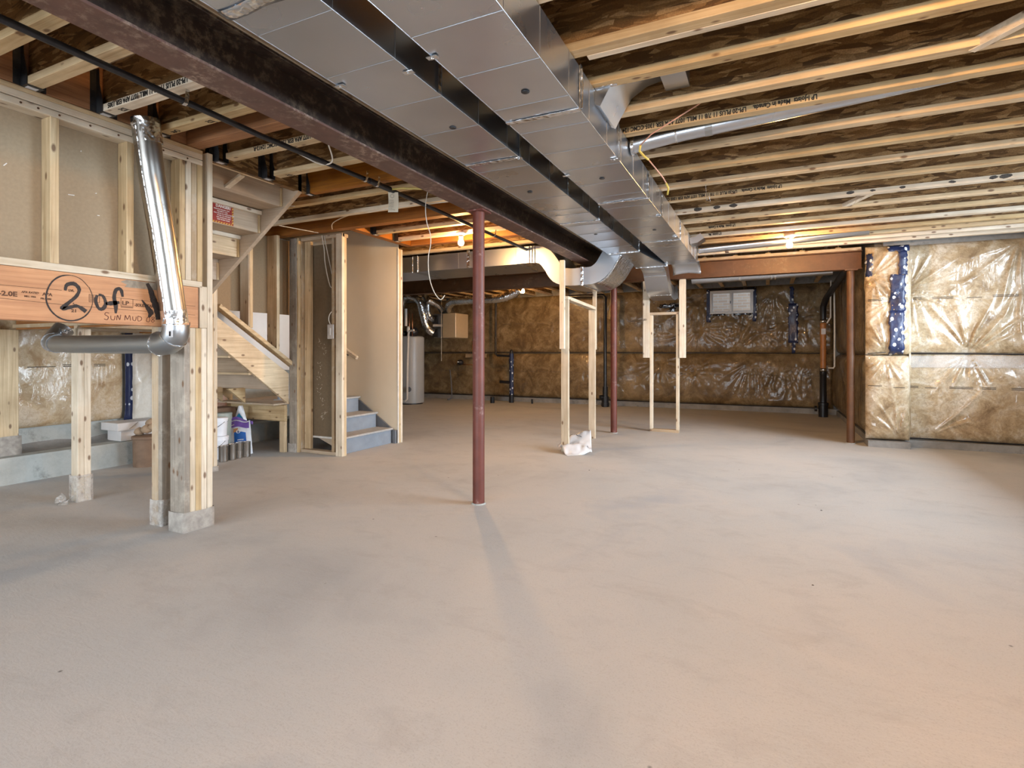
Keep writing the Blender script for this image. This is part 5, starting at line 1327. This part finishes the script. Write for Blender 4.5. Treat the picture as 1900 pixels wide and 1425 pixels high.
flex([(-6.42, 10.4, 2.0), (-6.30, 10.1, 2.15), (-6.0, 9.8, 2.22), (-5.6, 9.5, 2.20), (-5.1, 9.3, 2.18), (-4.7, 9.3, 2.18), (-4.45, 9.35, 2.24), (-4.30, 9.4, 2.34)], 0.095, 'crinkled foil duct running right under the far joists', GF, False, 0.05)
flex([(-6.6, 10.4, 2.0), (-6.65, 10.2, 2.2), (-6.8, 10.0, 2.3)], 0.085, 'crinkled foil sleeve on top of the beige ventilator', GF, False, 0.05)
pmp = thing('wall_pump', (-6.65, 11.25, 0.88), 'small black pump with a pale label on the far wall below the ventilator', 'pump')
MB().lathe((-6.72, 11.28, 0.84), [(0.03, 0), (0.075, 0.03), (0.08, 0.09), (0.05, 0.12), (0.02, 0.13)], 16).build('pump_body', BLACK_PIPE, pmp, smooth=True)
MB().box(-6.75, -6.70, 11.195, 11.20, 0.90, 0.93).build('label_sticker', WHITE_PVC, pmp)
MB().tube([(-6.40, 11.3, 1.42), (-6.38, 11.3, 1.1), (-6.35, 11.3, 0.85), (-6.50, 11.3, 0.85), (-6.66, 11.3, 0.86)], 0.010, 8).build('copper_line', COPPER, pmp, smooth=True)
tag(MB().box(-6.62, -6.05, 11.36, 11.385, 1.02, 1.11).build('backing_board', lumber('x', 'tan'), bevel=0.002), 'small pale backing board screwed to the far wall above the black pump', 'board')
cable([(-6.96, 11.2, 0.72), (-6.90, 11.15, 0.5), (-6.85, 11.1, 0.25), (-6.86, 11.1, 0.05), (-6.9, 11.0, 0.02)], 'grey hose dropping from the wall pump to the floor', 0.014, flat('grey_hose', (0.12, 0.13, 0.15), 0.4))
cable([(-7.55, 10.9, 0.55), (-7.58, 10.85, 0.35), (-7.66, 10.8, 0.1)], 'short black hose beside the foot of the water heater', 0.012, BLACK_PIPE)

# ================================================================ THINGS UNDER THE STAIRS
TIN = galv('pipe')
def can(x, y, label, h=0.165, r=0.0455, grp=None):
    t = thing('tin_can', (x, y, 0), label, 'can', grp)
    prof = [(r*0.97, 0.0), (r, 0.004), (r, 0.01)]
    prof += [(r, 0.012), (r, h-0.01), (r*1.02, h-0.006), (r*1.02, h), (r*0.9, h), (r*0.86, h-0.006), (0.005, h-0.006)]
    MB().lathe((x, y, 0), prof, 24).build('can_body', TIN, t, smooth=True, autosm=40)
    MB().tube([(x-0.01, y, h-0.004), (x+0.012, y+0.004, h-0.002)], 0.004, 6).build('ring_pull', GF, t)
can(-5.12, 3.80, 'tin can closest to the knotty landing post, leftmost of four cans')
can(-5.13, 3.905, 'tin can second from the knotty landing post in the row of four')
can(-5.15, 4.00, 'third tin can of the row of four, in front of the blue bag')
can(-5.14, 4.085, 'rightmost tin can of four, right in front of the blue bag')
# blue and white bag
bag = thing('mortar_bag', (-5.25, 4.25, 0), 'slumped blue and white bag of mortar with a purple top', 'bag')
BW = flat('bag_white', (0.66, 0.68, 0.72), 0.4, var=0.08, coat=0.3)
bd = Vector((0.905, 0.43, 0)).normalized()      # width direction of the bag face
bn_ = Vector((0.43, -0.905, 0))
b0 = Vector((-5.36, 4.19, 0))
def bagpt(u, v, side):
    w = 0.138*(1.0-0.14*v); th = (0.06*(1-v)**0.6+0.006)*math.sin(PI*min(1, max(0, u)))**0.45
    c = b0 + bd*(2*u-1)*w + bd*(-0.05*v) - bn_*(0.08*v) + Vector((0, 0, 0.36*v+0.012*math.sin(u*8+v*5)*v))
    return c + bn_*side*(th+0.006*noise.noise(Vector((u*5, v*6, side))))
mb = MB().grid(lambda u, v: tuple(bagpt(u, v, 1)), 14, 16); mb.grid(lambda u, v: tuple(bagpt(u, v, -1)), 14, 16)
mb.build('bag_body', BW, bag, smooth=True)
BL = flat('bag_blue', (0.02, 0.12, 0.42), 0.35, var=0.1, coat=0.3); PU = flat('bag_purple', (0.17, 0.09, 0.36), 0.35, var=0.25, coat=0.3); OR_ = flat('bag_orange', (0.62, 0.30, 0.12), 0.4)
def decal(name, mat, u0, u1, v0, v1, off=0.004, par=bag, slant=0.0):
    return MB().grid(lambda a, b: tuple(bagpt(u0+(u1-u0)*a+slant*b, v0+(v1-v0)*b, 1)+bn_*off), 8, 8).build(name, mat, par, smooth=True)
decal('blue_print', BL, 0.36, 0.86, 0.10, 0.66, slant=-0.04); decal('purple_band', PU, 0.04, 0.96, 0.80, 0.97); decal('orange_patch', OR_, 0.28, 0.48, 0.66, 0.76, 0.005); decal('blue_print', BL, 0.62, 0.88, 0.01, 0.1)
decal('white_print', WHT, 0.48, 0.74, 0.42, 0.44, 0.006); decal('white_print', WHT, 0.50, 0.72, 0.37, 0.385, 0.006); decal('white_print', WHT, 0.50, 0.70, 0.33, 0.345, 0.006); decal('white_print', WHT, 0.1, 0.3, 0.86, 0.88, 0.007)
q = bagpt(0.5, 0.66, 1)+bn_*0.008
MB().tube([tuple(q+bd*0.018*math.cos(a)+Vector((0, 0, 0.018*math.sin(a)))) for a in [k*PI/8 for k in range(17)]], 0.005, 6).build('round_emblem', WHT, bag)
mb = MB().grid(lambda u, v: tuple(bagpt(0.02+u*1.12, 0.96, 0)+Vector((0, 0, 0.02+0.035*v-0.06*u*u))+bn_*0.012*math.sin(u*7)), 12, 4); mb.build('folded_top', PU, bag, smooth=True, solid=0.006)
# second bag behind, with a blue drop
bag2 = thing('cement_bag', (-5.45, 4.20, 0), 'white folded paper bag with a blue drop, propped behind the mortar bag', 'bag')
mb = MB(); c2 = Vector((-5.50, 4.30, 0))
mb.grid(lambda u, v: tuple(c2+bd*(u-0.5)*(0.17-0.12*max(0, v-0.6)/0.4)+Vector((0, 0, 0.52*v))+bn_*0.03*math.sin(PI*u)), 10, 14); mb.grid(lambda u, v: tuple(c2+bd*(u-0.5)*(0.17-0.12*max(0, v-0.6)/0.4)+Vector((0, 0, 0.52*v))-bn_*0.03*math.sin(PI*u)), 10, 14)
mb.build('bag_body', BW, bag2, smooth=True)
mb = MB(); dr = [(0.0, 0.44), (0.03, 0.40), (0.05, 0.37), (0.05, 0.33), (-0.05, 0.33), (-0.05, 0.37), (-0.03, 0.40)]
mb.add([tuple(c2+bd*a+bn_*0.034+Vector((0, 0, z))) for a, z in dr], [tuple(range(len(dr)))])
mb.build('blue_drop', flat('bag_teal', (0.02, 0.22, 0.42), 0.4), bag2, solid=0.002)
def bucket(name, x, y, z, r, h, mat, label, lid=None):
    t = thing(name, (x, y, z), label, 'bucket')
    MB().lathe((x, y, z), [(r*0.86, 0), (r*0.98, h*0.9), (r*1.05, h*0.9), (r*1.05, h*0.95), (r, h)], 24).build('pail', mat, t, smooth=True, autosm=35)
    MB().lathe((x, y, z), [(r*1.06, h), (r*1.06, h+0.02), (r*0.98, h+0.024)], 24).build('lid', lid or mat, t, smooth=True, autosm=35)
    MB().tube([(x-r, y, z+h*0.88), (x-r*0.7, y-r*0.8, z+h*0.6), (x, y-r*1.1, z+h*0.52), (x+r*0.7, y-r*0.8, z+h*0.6), (x+r, y, z+h*0.88)], 0.003, 6).build('bail_handle', HANGER, t)
    return t
BWH = flat('white_pail', (0.68, 0.70, 0.74), 0.4, var=0.05)
bucket('plastic_bucket', -5.30, 3.90, 0.0, 0.075, 0.22, BWH, 'white plastic pail directly behind the tin cans, lower of the stack')
bucket('plastic_bucket', -5.31, 3.90, 0.2465, 0.075, 0.17, BWH, 'white plastic pail on top of the other white pail behind the cans')
bucket('plastic_bucket', -5.42, 4.02, 0.0, 0.085, 0.45, flat('grey_green_pail', (0.30, 0.32, 0.28), 0.5), 'tall grey green pail behind the stacked white pails')
cb_ = tag(MB().box(-5.86, -5.64, 4.05, 4.35, 0.0, 0.50).build('cardboard_box', flat('dark_cardboard', (0.17, 0.10, 0.06), 0.8), bevel=0.003), 'brown cardboard box in the shadow under the stair', 'box')
# box, barrel and cups near the curb
wbx = thing('white_carton', (-5.98, 3.35, 0.233), 'white cardboard carton lying on the concrete curb', 'box')
CB = flat('white_carton', (0.66, 0.65, 0.64), 0.7, var=0.04)
MB().box(-6.13, -5.90, 3.24, 3.62, 0.236, 0.345).build('carton_body', CB, wbx, bevel=0.003); MB().box(-6.15, -5.86, 3.19, 3.66, 0.346, 0.425).build('carton_lid', CB, wbx, bevel=0.004)
MB().beam((-5.858, 3.30, 0.36), (-5.858, 3.38, 0.42), 0.002, 0.01, (1, 0, 0)).build('packing_tape', flat('grey_ink', (0.25, 0.22, 0.18), 0.8), wbx)
br_ = thing('waste_barrel', (-5.66, 3.30, 0), 'brown cardboard barrel with waste on top, behind the narrow double stud', 'barrel')
BRN = flat('brown_fibre', (0.20, 0.13, 0.085), 0.75, var=0.15)
MB().lathe((-5.64, 3.34, 0), [(0.115, 0), (0.12, 0.27), (0.13, 0.275), (0.13, 0.30), (0.115, 0.305)], 24).build('barrel_wall', BRN, br_, smooth=True, autosm=35)
for (dx, dy, dz, r) in ((-0.07, -0.03, 0.30, 0.05), (0.0, 0.0, 0.32, 0.055), (0.05, 0.03, 0.35, 0.045), (-0.02, 0.05, 0.38, 0.05)):
    MB().lathe((-5.64+dx, 3.34+dy, dz), [(0.004, 0), (r*0.7, r*0.2), (r, r*0.7), (r*0.85, r*1.2), (r*0.3, r*1.6), (0.003, r*1.7)], 10).build('crumpled_waste', flat('kraft_paper', (0.36, 0.26, 0.17), 0.8, var=0.2), br_, smooth=True)
# small debris on the slab
for (x, y, s_, lb) in ((-1.55, 5.02, 0.007, 'tiny dark chip on the floor between the nearest post and the narrow frame'), (0.35, 4.45, 0.008, 'tiny dark chip on the floor far right, in front of the wrapped corner'), (0.20, 3.0, 0.006, 'tiny dark chip on the floor at right, nearest the viewer')):
    tag(MB().add([(x-s_, y, 0.0), (x, y-s_*0.6, 0.0), (x+s_*1.2, y, 0.0), (x, y+s_*0.7, 0.0), (x, y, s_*0.7)], [(3, 2, 1, 0), (0, 1, 4), (1, 2, 4), (2, 3, 4), (3, 0, 4)]).build('debris_chip', INK), lb, 'debris')
bpy.context.view_layer.update()
